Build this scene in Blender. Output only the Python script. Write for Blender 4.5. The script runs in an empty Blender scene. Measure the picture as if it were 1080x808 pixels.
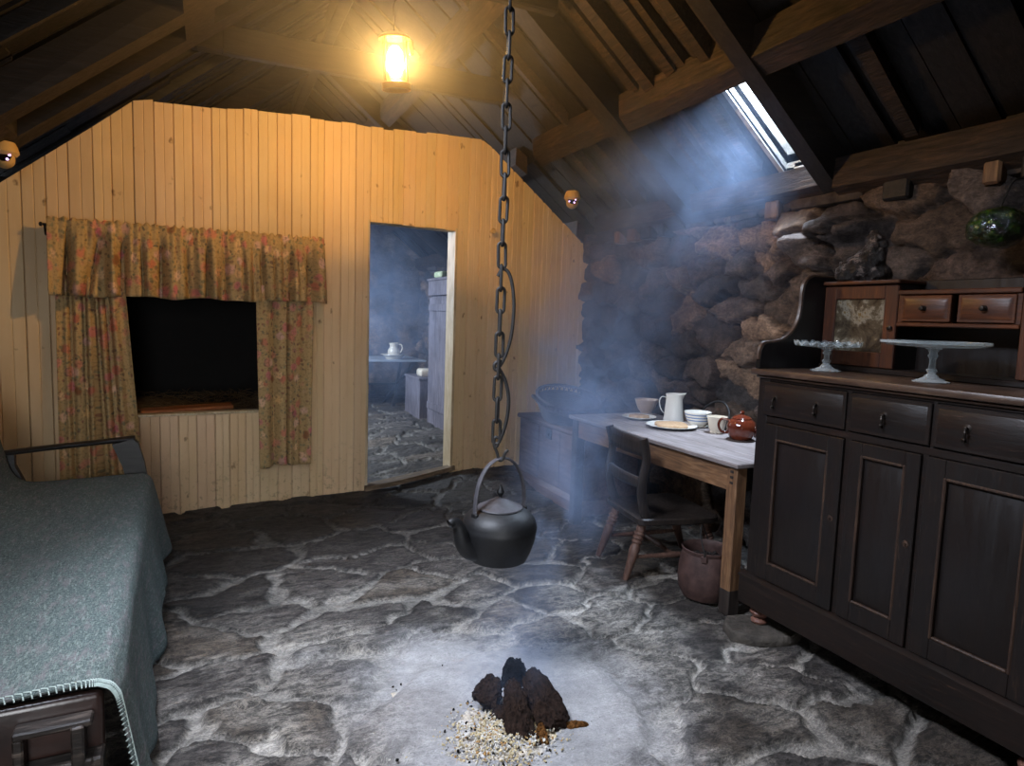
import bpy, bmesh, math, random
import numpy as np
from mathutils import Matrix, Vector, Euler
PI = math.pi
SC = bpy.context.scene
COL = SC.collection
V = Vector

# ------------------------------------------------------------------ helpers
def lin(h):
    h = h.lstrip('#'); o = []
    for i in (0, 2, 4):
        c = int(h[i:i+2], 16)/255
        o.append(c/12.92 if c <= .04045 else ((c+.055)/1.055)**2.4)
    return tuple(o)

def build(name, bm, m=None, parent=None, ang=35, smooth=True):
    me = bpy.data.meshes.new(name)
    bmesh.ops.recalc_face_normals(bm, faces=bm.faces)
    bm.to_mesh(me); bm.free()
    return link(name, me, m, parent, ang, smooth)

def link(name, me, m=None, parent=None, ang=35, smooth=True):
    if smooth:
        for p in me.polygons: p.use_smooth = True
        if ang is not None: me.set_sharp_from_angle(angle=math.radians(ang))
    o = bpy.data.objects.new(name, me); COL.objects.link(o)
    if m: me.materials.append(m)
    if parent: o.parent = parent
    return o

def tag(o, label=None, cat=None, group=None, kind=None):
    if label: o['label'] = label
    if cat: o['category'] = cat
    if group: o['group'] = group
    if kind: o['kind'] = kind
    return o

def thing(name, label, cat, loc=(0, 0, 0), rot=(0, 0, 0), group=None):
    o = bpy.data.objects.new(name, None); COL.objects.link(o)
    o.location = loc; o.rotation_euler = rot; o.empty_display_size = .05
    return tag(o, label, cat, group)

def struct(name, bm, m, parent=None, ang=35, smooth=True):
    o = build(name, bm, m, parent, ang, smooth)
    o['kind'] = 'structure'
    return o

def copy_tree(o, parent=None):
    c = o.copy(); COL.objects.link(c)
    if parent: c.parent = parent
    for ch in o.children: copy_tree(ch, c)
    return c

B = bmesh.new
def box(bm, x0, x1, y0, y1, z0, z1, bev=.004, M=None, seg=1):
    r = bmesh.ops.create_cube(bm, size=1)
    vs = r['verts']
    for v in vs:
        v.co = V(((x0+x1)/2+v.co.x*(x1-x0), (y0+y1)/2+v.co.y*(y1-y0), (z0+z1)/2+v.co.z*(z1-z0)))
    es = list({e for v in vs for e in v.link_edges})
    if bev > 0:
        b = min(bev, .45*min(abs(x1-x0), abs(y1-y0), abs(z1-z0)))
        rr = bmesh.ops.bevel(bm, geom=es, offset=b, segments=seg, affect='EDGES', profile=.5, clamp_overlap=True)
        vs = [v for v in set(rr['verts']) | {v for v in vs if v.is_valid} if v.is_valid]
        allv = set()
        for v in vs:
            allv.add(v)
            for e in v.link_edges: allv.add(e.other_vert(v))
        vs = list(allv)
    if M is not None:
        for v in vs: v.co = M @ v.co
    return vs

def lathe(bm, prof, n=32, M=None, a0=0, a1=2*PI):
    full = abs(a1-a0-2*PI) < 1e-6
    rings = []
    for r, z in prof:
        if r < 1e-6:
            p = V((0, 0, z)); rings.append([bm.verts.new(M @ p if M else p)]); continue
        ring = []
        for i in range(n if full else n+1):
            a = a0+(a1-a0)*i/n
            p = V((r*math.cos(a), r*math.sin(a), z))
            ring.append(bm.verts.new(M @ p if M else p))
        rings.append(ring)
    for A, Bq in zip(rings, rings[1:]):
        k = max(len(A), len(Bq)); m = k if full else k-1
        for i in range(m):
            j = (i+1) % k
            if len(A) == 1 and len(Bq) == 1: continue
            if len(A) == 1: bm.faces.new((A[0], Bq[i], Bq[j]))
            elif len(Bq) == 1: bm.faces.new((A[i], A[j], Bq[0]))
            else: bm.faces.new((A[i], A[j], Bq[j], Bq[i]))
    return rings

def tube(bm, pts, r, n=8, closed=False, flat=None, cap=True):
    pts = [V(p) for p in pts]; N = len(pts)
    rs = r if isinstance(r, (list, tuple)) else [r]*N
    T = []
    for i in range(N):
        a = pts[(i-1) % N] if (closed or i > 0) else pts[i]
        b = pts[(i+1) % N] if (closed or i < N-1) else pts[i]
        T.append((b-a).normalized())
    u = T[0].orthogonal().normalized()
    if flat is not None: u = (V(flat)-T[0]*V(flat).dot(T[0])).normalized()
    rings = []
    for i in range(N):
        u = (u-T[i]*u.dot(T[i])).normalized(); w = T[i].cross(u)
        ring = []
        for k in range(n):
            a = 2*PI*k/n
            f1, f2 = (1, 1) if flat is None else (1, .45)
            ring.append(bm.verts.new(pts[i]+(u*math.cos(a)*f1+w*math.sin(a)*f2)*rs[i]))
        rings.append(ring)
    for i in range(N if closed else N-1):
        A, Bq = rings[i], rings[(i+1) % N]
        for k in range(n):
            j = (k+1) % n
            bm.faces.new((A[k], A[j], Bq[j], Bq[k]))
    if not closed and cap:
        bm.faces.new(rings[0]); bm.faces.new(rings[-1][::-1])

def prism(bm, poly, t0, t1, M=None):
    """outline (a,b) extruded along the third axis from t0 to t1"""
    lo = [bm.verts.new((M @ V((a, b, t0))) if M else V((a, b, t0))) for a, b in poly]
    hi = [bm.verts.new((M @ V((a, b, t1))) if M else V((a, b, t1))) for a, b in poly]
    bm.faces.new(lo[::-1]); bm.faces.new(hi)
    n = len(poly)
    for i in range(n):
        j = (i+1) % n
        bm.faces.new((lo[i], lo[j], hi[j], hi[i]))

def grid(bm, nu, nv, f):
    vs = [[bm.verts.new(f(i/nu, j/nv)) for j in range(nv+1)] for i in range(nu+1)]
    for i in range(nu):
        for j in range(nv):
            bm.faces.new((vs[i][j], vs[i+1][j], vs[i+1][j+1], vs[i][j+1]))
    return vs

def spline(pts, k=6):
    pts = [V(p) for p in pts]; out = []
    for i in range(len(pts)-1):
        p0 = pts[max(i-1, 0)]; p1 = pts[i]; p2 = pts[i+1]; p3 = pts[min(i+2, len(pts)-1)]
        for j in range(k):
            t = j/k
            out.append(.5*((2*p1)+(p2-p0)*t+(2*p0-5*p1+4*p2-p3)*t*t+(3*p1-p0-3*p2+p3)*t**3))
    out.append(pts[-1]); return out

# numpy noise
def _hash(ix, iy, iz, s):
    h = (ix.astype(np.int64)*374761393+iy.astype(np.int64)*668265263+iz.astype(np.int64)*2147483647+s*974634777) & 0xffffffff
    h = ((h ^ (h >> 13))*1274126177) & 0xffffffff
    h = ((h ^ (h >> 16))*2246822519) & 0xffffffff
    return ((h ^ (h >> 15)) & 0xffffff)/float(0xffffff)
def vnoise(x, y, z=0., s=0):
    x, y, z = np.broadcast_arrays(np.asarray(x, float), np.asarray(y, float), np.asarray(z, float))
    X, Y, Z = np.floor(x), np.floor(y), np.floor(z)
    fx, fy, fz = x-X, y-Y, z-Z
    fx, fy, fz = [f*f*(3-2*f) for f in (fx, fy, fz)]
    def h(a, b, c): return _hash(X+a, Y+b, Z+c, s)
    a = (h(0,0,0)*(1-fx)+h(1,0,0)*fx)*(1-fy)+(h(0,1,0)*(1-fx)+h(1,1,0)*fx)*fy
    b = (h(0,0,1)*(1-fx)+h(1,0,1)*fx)*(1-fy)+(h(0,1,1)*(1-fx)+h(1,1,1)*fx)*fy
    return a*(1-fz)+b*fz
def fbm(x, y, z=0., s=0, o=4):
    t = 0; amp = .5; tot = 0; f = 1
    for i in range(o):
        t = t+amp*vnoise(np.asarray(x)*f, np.asarray(y)*f, np.asarray(z)*f, s+i*17); tot += amp; amp *= .5; f *= 2.03
    return t/tot
def sstep(a, b, x):
    t = np.clip((x-a)/(b-a), 0, 1); return t*t*(3-2*t)
def voronoi(P, pts, ax, ay):
    """nearest stone and distance to the joint. P (n,2) pts (k,2); metric scaled by ax, ay"""
    n = len(P); idx = np.zeros(n, int); ed = np.zeros(n)
    S = np.array([ax, ay]); q = pts*S
    for i in range(0, n, 8000):
        p = P[i:i+8000]*S
        d = ((p[:, None, :]-q[None])**2).sum(2)
        o = np.argpartition(d, 6, axis=1)[:, :7]
        dd = np.take_along_axis(d, o, 1); k = np.argsort(dd, 1)
        o = np.take_along_axis(o, k, 1)
        a = q[o[:, 0]]; e = np.full(len(p), 9.)
        for j in range(1, 7):
            b = q[o[:, j]]; m = (a+b)/2; nn = b-a; L = np.linalg.norm(nn, axis=1)+1e-9
            e = np.minimum(e, ((m-p)*nn).sum(1)/L)
        idx[i:i+8000] = o[:, 0]; ed[i:i+8000] = e
    return idx, ed
def scatter(x0, x1, y0, y1, dmin, ax, ay, seed, jitter=.5):
    rng = random.Random(seed); pts = []; tries = 0
    while tries < 9000:
        tries += 1
        p = (rng.uniform(x0, x1), rng.uniform(y0, y1)); d = dmin*rng.choice([.6, .8, 1, 1.25, 1.5])
        if all(((p[0]-q[0])*ax)**2+((p[1]-q[1])*ay)**2 > ((d+q[2])/2)**2 for q in pts): pts.append((p[0], p[1], d))
    return np.array([[a, b] for a, b, c in pts])
def grid_mesh(name, nu, nv, co, col=None, extra=None):
    me = bpy.data.meshes.new(name)
    i = np.arange(nu-1)[:, None]*nv+np.arange(nv-1)[None]
    f = np.stack([i, i+nv, i+nv+1, i+1], -1).reshape(-1, 4)
    me.from_pydata(co.tolist(), [], f.tolist())
    if col is not None:
        a = me.color_attributes.new('Col', 'FLOAT_COLOR', 'POINT')
        a.data.foreach_set('color', np.concatenate([col, np.ones((len(col), 1))], 1).astype(np.float32).ravel())
    me.update(); return me
def spaced(*segs):
    out = [segs[0][0]]
    for a, b, s in segs:
        n = max(1, int(round((b-a)/s))); out += list(a+(b-a)*np.arange(1, n+1)/n)
    return np.array(out)

# ------------------------------------------------------------------ materials
class NT:
    def __init__(s, name):
        s.m = bpy.data.materials.new(name); s.m.use_nodes = True
        s.t = s.m.node_tree; s.t.nodes.clear()
        s.out = s.t.nodes.new('ShaderNodeOutputMaterial')
    def n(s, t, **k):
        o = s.t.nodes.new('ShaderNode'+t)
        for a, b in k.items():
            if a.startswith('i_'):
                key = a[2:]
                key = int(key) if key.isdigit() else key.replace('_', ' ')
                s.put(o.inputs[key], b)
            else: setattr(o, a, b)
        return o
    def put(s, sock, v):
        if isinstance(v, bpy.types.NodeSocket): s.t.links.new(v, sock)
        elif isinstance(v, bpy.types.Node): s.t.links.new(v.outputs[0], sock)
        else:
            if sock.type == 'RGBA' and len(v) == 3: v = (*v, 1)
            sock.default_value = v
    def coords(s, scale=(1, 1, 1), kind='Object', rot=(0, 0, 0)):
        tc = s.n('TexCoord')
        mp = s.n('Mapping', i_Vector=tc.outputs[kind], i_Scale=scale, i_Rotation=rot)
        return mp.outputs[0]
    def noise(s, vec, scale, detail=4, rough=.55, dist=0):
        o = s.n('TexNoise', i_Vector=vec, i_Scale=scale, i_Detail=detail, i_Roughness=rough, i_Distortion=dist)
        return o.outputs[0]
    def ramp(s, fac, stops):
        o = s.n('ValToRGB'); s.put(o.inputs[0], fac); e = o.color_ramp.elements
        while len(e) > 1: e.remove(e[-1])
        for k, (p, c) in enumerate(stops):
            el = e[0] if k == 0 else e.new(p)
            el.position = p
            c = (c, c, c) if isinstance(c, (int, float)) else c
            el.color = (*c, 1)
        return o.outputs[0]
    def mix(s, fac, a, b, mode='MIX'):
        o = s.n('Mix', data_type='RGBA', blend_type=mode)
        s.put(o.inputs[0], fac); s.put(o.inputs[6], a); s.put(o.inputs[7], b)
        return o.outputs[2]
    def math(s, op, a, b=0., c=0.):
        o = s.n('Math', operation=op); s.put(o.inputs[0], a); s.put(o.inputs[1], b)
        if op in ('MULTIPLY_ADD',): s.put(o.inputs[2], c)
        return o.outputs[0]
    def bsdf(s, col, rough=.6, bump=None, dist=.005, strength=1., spec=.5, metal=0., **k):
        p = s.n('BsdfPrincipled'); s.put(p.inputs['Base Color'], col); s.put(p.inputs['Roughness'], rough)
        p.inputs['Specular IOR Level'].default_value = spec; p.inputs['Metallic'].default_value = metal
        for a, b in k.items(): s.put(p.inputs[a.replace('_', ' ')], b)
        if bump is not None:
            b = s.n('Bump', i_Height=bump, i_Distance=dist, i_Strength=strength); s.put(p.inputs['Normal'], b.outputs[0])
        s.t.links.new(p.outputs[0], s.out.inputs[0]); return p

def wood(name, dark, mid, light, axis='z', rough=.6, sc=1., bump=.002, spec=.4, wear=None):
    s = NT(name)
    k = {'x': (1, 9, 9), 'y': (9, 1, 9), 'z': (9, 9, 1)}[axis]
    vec = s.coords(tuple(a*sc for a in k))
    n1 = s.noise(vec, 5, 6, .65, .6)
    n2 = s.noise(s.coords((sc, sc, sc)), 3.2, 4, .6)
    c = s.ramp(n1, [(.28, dark), (.5, mid), (.72, light)])
    c = s.mix(s.ramp(n2, [(.35, 0), (.7, .75)]), c, dark)
    if wear:
        n3 = s.noise(s.coords(tuple(a*sc*2.2 for a in k)), 4, 6, .75, .3)
        c = s.mix(s.ramp(n3, [(.60, 0), (.68, .8)]), c, wear)
    s.bsdf(c, s.ramp(n1, [(.2, rough+.12), (.8, rough-.12)]), n1, bump, 1., spec)
    return s.m
def plain(name, c1, c2, rough=.6, sc=12, bump=.001, spec=.5, metal=0, **k):
    s = NT(name)
    n = s.noise(s.coords(), sc, 5, .65)
    s.bsdf(s.ramp(n, [(.3, c1), (.7, c2)]), rough, n, bump, 1., spec, metal, **k)
    return s.m
M = {}
M['roof'] = wood('smoke_darkened_boards', lin('#0a0706'), lin('#150f0b'), lin('#251a13'), 'x', .62, 1., .004)
M['beam'] = wood('old_roof_timber', lin('#0d0907'), lin('#1a120d'), lin('#2b1f16'), 'x', .65, .8, .004)
M['purlin'] = wood('brown_purlin_timber', lin('#140d08'), lin('#2e1f14'), lin('#4d3422'), 'y', .7, 1.3, .008)
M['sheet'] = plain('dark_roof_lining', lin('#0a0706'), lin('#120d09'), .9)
M['oak'] = wood('dark_dresser_oak', lin('#0c0807'), lin('#17100d'), lin('#231813'), 'z', .44, 1.3, .0012, .4, lin('#3a2a20'))
M['oakh'] = wood('dark_dresser_oak_across', lin('#0d0907'), lin('#1b120e'), lin('#291b15'), 'y', .42, 1.3, .0012, .4, lin('#422e24'))
M['oakpan'] = wood('dark_panel_oak', lin('#0d0807'), lin('#150e0b'), lin('#1d1410'), 'z', .4, 1.1, .0008, .5)
M['oaktop'] = wood('worn_dresser_top', lin('#2a1d16'), lin('#4b382c'), lin('#6c5747'), 'y', .38, 1., .0012, .5)
M['worn'] = wood('worn_moulding', lin('#1d130e'), lin('#36261d'), lin('#5c4433'), 'z', .5, 1.6, .001)
M['red'] = wood('upper_dresser_mahogany', lin('#2a150c'), lin('#4d2a18'), lin('#6b3d22'), 'y', .42, 1.4, .001)
M['black'] = wood('black_painted_wood', lin('#08080a'), lin('#111113'), lin('#1a1a1c'), 'z', .35, 1, .0006, .5)
M['pine'] = wood('bare_table_pine', lin('#463224'), lin('#745439'), lin('#967353'), 'y', .6, 1.1, .001)
M['pinez'] = wood('bare_table_pine_leg', lin('#463224'), lin('#705036'), lin('#936f4e'), 'z', .6, 1.1, .001)
M['ttop'] = wood('scrubbed_table_top', lin('#5e5552'), lin('#807775'), lin('#9a9190'), 'y', .55, .8, .0008)
M['darkleg'] = wood('dark_table_leg', lin('#1d1714'), lin('#2e2622'), lin('#40362f'), 'z', .6, 1.1, .001)
M['chair'] = wood('dark_chair_wood', lin('#1a1513'), lin('#2c2521'), lin('#40362f'), 'z', .42, 1.5, .001)
M['chairleg'] = wood('worn_chair_legs', lin('#3f2a22'), lin('#5f453a'), lin('#7d6152'), 'z', .55, 1.5, .001)
M['chest'] = wood('dull_chest_wood', lin('#3d2c27'), lin('#5e4740'), lin('#755d54'), 'y', .6, .9, .0015)
M['settle'] = wood('black_settle_wood', lin('#0b0a0a'), lin('#15120f'), lin('#241f1b'), 'x', .5, 1.2, .001, .6)
M['leather'] = plain('dark_cracked_leather', lin('#141110'), lin('#3a2722'), .28, 6, .002, .6)
M['grey_wood'] = wood('weathered_grey_boards', lin('#454148'), lin('#67626a'), lin('#827c84'), 'z', .7, 1, .001)
M['iron'] = plain('black_iron', lin('#060607'), lin('#101012'), .55, 30, .0015, .5)
M['chain'] = plain('sooty_chain_iron', lin('#080605'), lin('#17110d'), .65, 40, .002, .5)
M['rust'] = plain('rusty_pot_iron', lin('#2f1f1b'), lin('#503a35'), .65, 18, .0025, .4)
M['white'] = plain('white_glazed_china', lin('#d9d6cd'), lin('#e6e3da'), .15, 5, 0, .5)
M['cream'] = plain('cream_glazed_china', lin('#cfc4b0'), lin('#ded4c2'), .2, 8, 0, .5)
M['tan'] = plain('tan_stoneware', lin('#a58e79'), lin('#bda58f'), .3, 9, 0, .5)
M['blue'] = plain('blue_glaze_band', lin('#6f83a8'), lin('#8394b5'), .2, 20, 0, .5)
M['brown_glaze'] = plain('brown_glazed_pot', lin('#4a1c10'), lin('#68301e'), .12, 8, 0, .6)
M['oatcake'] = plain('oatcake', lin('#97795a'), lin('#b99a78'), .85, 60, .002, .2)
M['cream_paint'] = plain('cream_plastic', lin('#b8935c'), lin('#c9a56d'), .4, 5, 0, .5)
M['lens'] = plain('black_lens', lin('#0a080c'), lin('#141018'), .08, 5, 0, .8)
M['brass'] = plain('dark_pull_metal', lin('#1d1917'), lin('#3a322c'), .4, 30, .001, .5, .7)
M['straw'] = plain('dry_straw', lin('#3a2c1c'), lin('#735b3a'), .8, 20, 0, .3)
M['plank'] = wood('orange_plank', lin('#6e3c1d'), lin('#9a5a2d'), lin('#b87844'), 'x', .6)
M['slab'] = plain('grey_slab_stone', lin('#2c2925'), lin('#59524a'), .85, 14, .02, .3)
M['headstone'] = plain('sooty_head_stones', lin('#2b2420'), lin('#4f443c'), .8, 14, .012, .3)
M['basket'] = wood('dark_wicker', lin('#2e2521'), lin('#4c403a'), lin('#6b5c53'), 'x', .7, 3, .004)
M['coal'] = plain('peat_crumbs', lin('#0a0808'), lin('#2a2320'), .8, 60, .006, .3)
M['cord'] = plain('black_cord', lin('#101010'), lin('#1c1a18'), .7, 30, 0)
M['sillwood'] = wood('worn_door_sill', lin('#46392c'), lin('#75624c'), lin('#a08a6d'), 'x', .6, 1.2, .002)
M['jamb'] = wood('pale_jamb_paint', lin('#a48d6b'), lin('#c6b393'), lin('#d8c9ad'), 'z', .55, 1, .001)

def peat(name, c1, c2):
    s = NT(name)
    n = s.noise(s.coords(), 55, 6, .75); n2 = s.noise(s.coords(), 14, 4, .7)
    c = s.ramp(n, [(.3, c1), (.75, c2)])
    s.bsdf(c, .95, s.math('ADD', n, n2), .012, 1., .15)
    return s.m
M['peat'] = peat('rough_brown_peat', lin('#0e0806'), lin('#3a2a22'))
M['burnt'] = peat('burnt_black_peat', lin('#050506'), lin('#17171b'))
M['chip'] = peat('orange_peat_chip', lin('#4f2f14'), lin('#8d5f31'))

def paint():
    s = NT('cream_gloss_paint')
    at = s.n('Attribute', attribute_name='Col').outputs[0]
    vec = s.coords((7, 7, .8)); n = s.noise(vec, 2.2, 5, .6)
    n2 = s.noise(s.coords(), 1.3, 4, .6); n3 = s.noise(s.coords((1.6, 1.6, 1)), 11, 3, .5)
    c = s.mix(s.ramp(n, [(.35, 0), (.8, .45)]), lin('#dcc19a'), lin('#c9a477'))
    c = s.mix(1., c, at, 'MULTIPLY')
    c = s.mix(s.ramp(n2, [(.45, 0), (.8, .35)]), c, lin('#a98a5c'))
    c = s.mix(s.ramp(n3, [(.69, 0), (.76, .75)]), c, lin('#6b4a28'))
    # scuffs and soot specks near the skirting
    ge = s.n('NewGeometry'); sp = s.n('SeparateXYZ', i_0=ge.outputs['Position'])
    lo = s.n('MapRange', i_Value=sp.outputs[2], i_1=.45, i_2=.0).outputs[0]
    n4 = s.noise(s.coords(), 26, 5, .7)
    c = s.mix(s.math('MULTIPLY', lo, s.ramp(n4, [(.55, 0), (.66, .55)])), c, lin('#6d5b44'))
    s.bsdf(c, .58, n, .0025, .6, .3)
    return s.m
M['paint'] = paint()

def floor_mat():
    s = NT('flagstones')
    at = s.n('Attribute', attribute_name='Col').outputs[0]; ashm = s.n('Attribute', attribute_name='Ash').outputs[2]
    v = s.coords((1, 1, 1)); st = s.coords((2.6, 6.5, 4), rot=(0, 0, -.28))
    a = s.noise(st, 4.2, 6, .68, .3); b = s.mix(.5, s.noise(v, 38, 5, .75), s.noise(s.coords((1, 1.6, 1)), 120, 4, .7)); d = s.noise(v, 8, 7, .72)
    vein = s.math('ABSOLUTE', s.math('SUBTRACT', s.noise(st, 1.9, 8, .68, .7), .5))
    vein2 = s.math('ABSOLUTE', s.math('SUBTRACT', s.noise(s.coords((1, 1.5, 1)), 5.5, 7, .7, .4), .5))
    c = s.mix(1., at, s.ramp(a, [(.36, .45), (.5, .92), (.64, 1.65)]), 'MULTIPLY')
    c = s.mix(1., c, s.ramp(b, [(.39, .35), (.5, 1.), (.62, 1.9)]), 'MULTIPLY')
    c = s.mix(1., c, s.ramp(d, [(.36, .55), (.64, 1.4)]), 'MULTIPLY')
    pale = s.mix(1., at, (2.3, 2.25, 2.15), 'MULTIPLY')
    c = s.mix(s.ramp(vein, [(.0, .75), (.022, 0)]), c, pale)
    c = s.mix(s.ramp(vein2, [(.0, .7), (.016, 0)]), c, pale)
    c = s.mix(s.ramp(vein, [(.05, 0), (.062, .55), (.075, 0)]), c, lin('#171413'))
    fine = s.mix(1., at, s.ramp(b, [(.35, .78), (.65, 1.2)]), 'MULTIPLY')
    c = s.mix(ashm, c, fine)
    c = s.mix(s.ramp(s.noise(v, 95, 3, .6), [(.69, 0), (.74, .8)]), c, lin('#0d0c0c'))
    h = s.math('ADD', s.math('MULTIPLY', a, 1.4), s.math('ADD', s.math('MULTIPLY', b, .7), s.math('MULTIPLY', d, 1.2)))
    h = s.math('MULTIPLY', h, s.math('SUBTRACT', 1., s.math('MULTIPLY', ashm, .75)))
    rg = s.n('Attribute', attribute_name='Wet').outputs[2]
    s.bsdf(c, s.math('SUBTRACT', .8, s.math('MULTIPLY', rg, .5)), h, .028, 1., .4)
    return s.m
M['floor'] = floor_mat()
def wall_mat():
    s = NT('rubble_stone')
    at = s.n('Attribute', attribute_name='Col').outputs[0]
    v = s.coords((1, 1, 1.6)); a = s.noise(v, 7, 9, .75, .6); b = s.noise(v, 45, 8, .78)
    c = s.mix(1., at, s.ramp(a, [(.34, .4), (.5, .95), (.66, 1.7)]), 'MULTIPLY')
    c = s.mix(1., c, s.ramp(b, [(.36, .5), (.64, 1.5)]), 'MULTIPLY')
    h = s.math('ADD', a, s.math('MULTIPLY', b, .4))
    s.bsdf(c, .78, h, .025, 1., .35)
    return s.m
M['stone'] = wall_mat()
def fabric():
    s = NT('floral_curtain_cotton')
    v = s.n('TexCoord').outputs['UV']
    nz = s.n('TexNoise', i_Vector=v, i_Scale=14., i_Detail=3.)
    w = s.n('VectorMath', operation='MULTIPLY_ADD', i_0=nz.outputs[1], i_1=(.05, .05, 0), i_2=v).outputs[0]
    vo = s.n('TexVoronoi', i_Vector=w, i_Scale=13.); cell = vo.outputs['Color']; dist = vo.outputs['Distance']
    sep = s.n('SeparateColor', i_0=cell)
    base = lin('#b5986a')
    flower = s.ramp(sep.outputs[0], [(0, lin('#bb6e56')), (.3, lin('#cc9074')), (.5, lin('#bf6a72')), (.66, lin('#dbb47a')), (.82, lin('#d9b0a0')), (1, lin('#8a5a3a'))])
    c = s.mix(s.ramp(dist, [(.28, 1), (.46, 0)]), base, flower)
    vo2 = s.n('TexVoronoi', i_Vector=w, i_Scale=34.); sep2 = s.n('SeparateColor', i_0=vo2.outputs['Color'])
    leaf = s.ramp(sep2.outputs[1], [(0, lin('#6a6850')), (.35, lin('#8c8668')), (.6, lin('#8a5a48')), (.8, lin('#5a574a')), (1, lin('#b59a68'))])
    c = s.mix(s.math('MULTIPLY', s.ramp(vo2.outputs['Distance'], [(.25, .85), (.4, 0)]), s.ramp(dist, [(.2, .25), (.36, 1)])), c, leaf)
    n2 = s.noise(v, 60, 3, .6)
    c = s.mix(s.ramp(n2, [(.52, 0), (.6, .5)]), c, lin('#7a6648'))
    s.bsdf(c, .85, n2, .0006, 1., .2)
    return s.m
M['fabric'] = fabric()
def tweed(name, base, alt, flecks):
    s = NT(name)
    v = s.coords(); n = s.noise(v, 4, 5, .65)
    v3 = s.coords((420, 110, 420)); w = s.n('TexNoise', i_Vector=v3, i_Scale=1., i_Detail=3.); v4 = s.coords((110, 420, 420)); w2 = s.n('TexNoise', i_Vector=v4, i_Scale=1., i_Detail=3.)
    mx = s.math('MULTIPLY', w.outputs[0], w2.outputs[0])
    c = s.mix(s.ramp(mx, [(.15, 0), (.36, 1)]), base, alt)
    c = s.mix(s.ramp(s.noise(s.coords((40, 11, 40)), 1., 4, .7), [(.5, 0), (.66, .55)]), c, flecks)
    c = s.mix(s.ramp(s.noise(s.coords((150, 40, 150)), 1., 2, .7), [(.56, 0), (.66, .45)]), c, lin('#949c96'))
    c = s.mix(s.ramp(n, [(.3, 0), (.8, .35)]), c, lin('#4a5858'))
    s.bsdf(c, .92, mx, .004, 1., .15)
    return s.m
M['tweed'] = tweed('green_tweed_weave', lin('#3b4341'), lin('#6c7875'), lin('#7f7276'))
M['stitch'] = plain('pale_blanket_stitch', lin('#96a59f'), lin('#b4c0ba'), .9, 60, .001, .2)
def glassy(name, tint, fac=.22, rough=.05):
    s = NT(name)
    tr = s.n('BsdfTransparent'); s.put(tr.inputs[0], tint)
    gl = s.n('BsdfGlossy'); gl.inputs['Roughness'].default_value = rough
    lw = s.n('LayerWeight', i_Blend=.35)
    f = s.math('MULTIPLY_ADD', lw.outputs[0], .75, fac)
    mx = s.n('MixShader'); s.put(mx.inputs[0], f); s.put(mx.inputs[1], tr.outputs[0]); s.put(mx.inputs[2], gl.outputs[0])
    s.t.links.new(mx.outputs[0], s.out.inputs[0]); return s.m
M['pane'] = glassy('clear_pane', (.95, .97, 1), .04)
M['lampglass'] = glassy('lamp_glass', (1, .86, .6), .05)
def cutglass():
    s = NT('pressed_glass')
    tr = s.n('BsdfTransparent'); s.put(tr.inputs[0], (.90, .94, .95))
    p = s.n('BsdfPrincipled'); s.put(p.inputs['Base Color'], (.6, .66, .68)); p.inputs['Roughness'].default_value = .08
    p.inputs['Specular IOR Level'].default_value = 1.
    lw = s.n('LayerWeight', i_Blend=.45); f = s.math('MULTIPLY_ADD', lw.outputs[1], .6, .10)
    mx = s.n('MixShader'); s.put(mx.inputs[0], f); s.put(mx.inputs[1], tr.outputs[0]); s.put(mx.inputs[2], p.outputs[0])
    s.t.links.new(mx.outputs[0], s.out.inputs[0]); return s.m
M['cutglass'] = cutglass()
def float_mat():
    s = NT('green_bubbled_glass'); n = s.noise(s.coords(), 22, 5, .7)
    c = s.ramp(n, [(.36, lin('#050b04')), (.5, lin('#16300c')), (.6, lin('#3f5f18')), (.68, lin('#8a7026'))])  # amber end of the ramp paints reflection spots into the glass colour
    s.bsdf(c, .06, n, .03, 1., .9, Coat_Weight=1., Transmission_Weight=.25)
    return s.m
M['float'] = float_mat()
def old_pane():
    s = NT('peeling_painted_glass'); v = s.coords(); n = s.noise(v, 9, 6, .7, .4)
    c = s.ramp(n, [(.38, lin('#2b221a')), (.5, lin('#4d4334')), (.56, lin('#7a7264')), (.6, lin('#5d4a28')), (.8, lin('#705a30'))])
    s.bsdf(c, .25, n, .004, 1., .5); return s.m
M['oldpane'] = old_pane()
def emit(name, col, k):
    s = NT(name); e = s.n('Emission'); s.put(e.inputs[0], col); e.inputs[1].default_value = k
    s.t.links.new(e.outputs[0], s.out.inputs[0]); return s.m
def bulb_mat():
    s = NT('glowing_bulb'); e = s.n('Emission'); s.put(e.inputs[0], (1, .72, .40)); e.inputs[1].default_value = 9
    tr = s.n('BsdfTransparent'); a = s.n('AddShader'); s.put(a.inputs[0], e.outputs[0]); s.put(a.inputs[1], tr.outputs[0])
    s.t.links.new(a.outputs[0], s.out.inputs[0]); return s.m
M['bulb'] = bulb_mat()
M['led'] = emit('violet_led', (.75, .45, 1.), 1.6)
def ash():
    s = NT('ash_and_crumbs'); at = s.n('Attribute', attribute_name='Col').outputs[0]
    n = s.noise(s.coords(), 70, 5, .7); c = s.mix(1., at, s.ramp(n, [(.3, .6), (.7, 1.3)]), 'MULTIPLY')
    s.bsdf(c, .95, n, .005, 1., .1); return s.m
M['ash'] = ash()
def ornament_mat():
    s = NT('dark_craggy_lump'); n = s.noise(s.coords(), 30, 6, .7); n2 = s.noise(s.coords(), 12, 4, .6)
    c = s.ramp(n, [(.35, lin('#0d0a09')), (.55, lin('#2b201a')), (.62, lin('#8a7a70'))])  # pale end of the ramp paints bright highlights onto the crags
    s.bsdf(c, .35, s.math('ADD', n, n2), .03, 1., .6); return s.m
M['ornament'] = ornament_mat()

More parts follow.
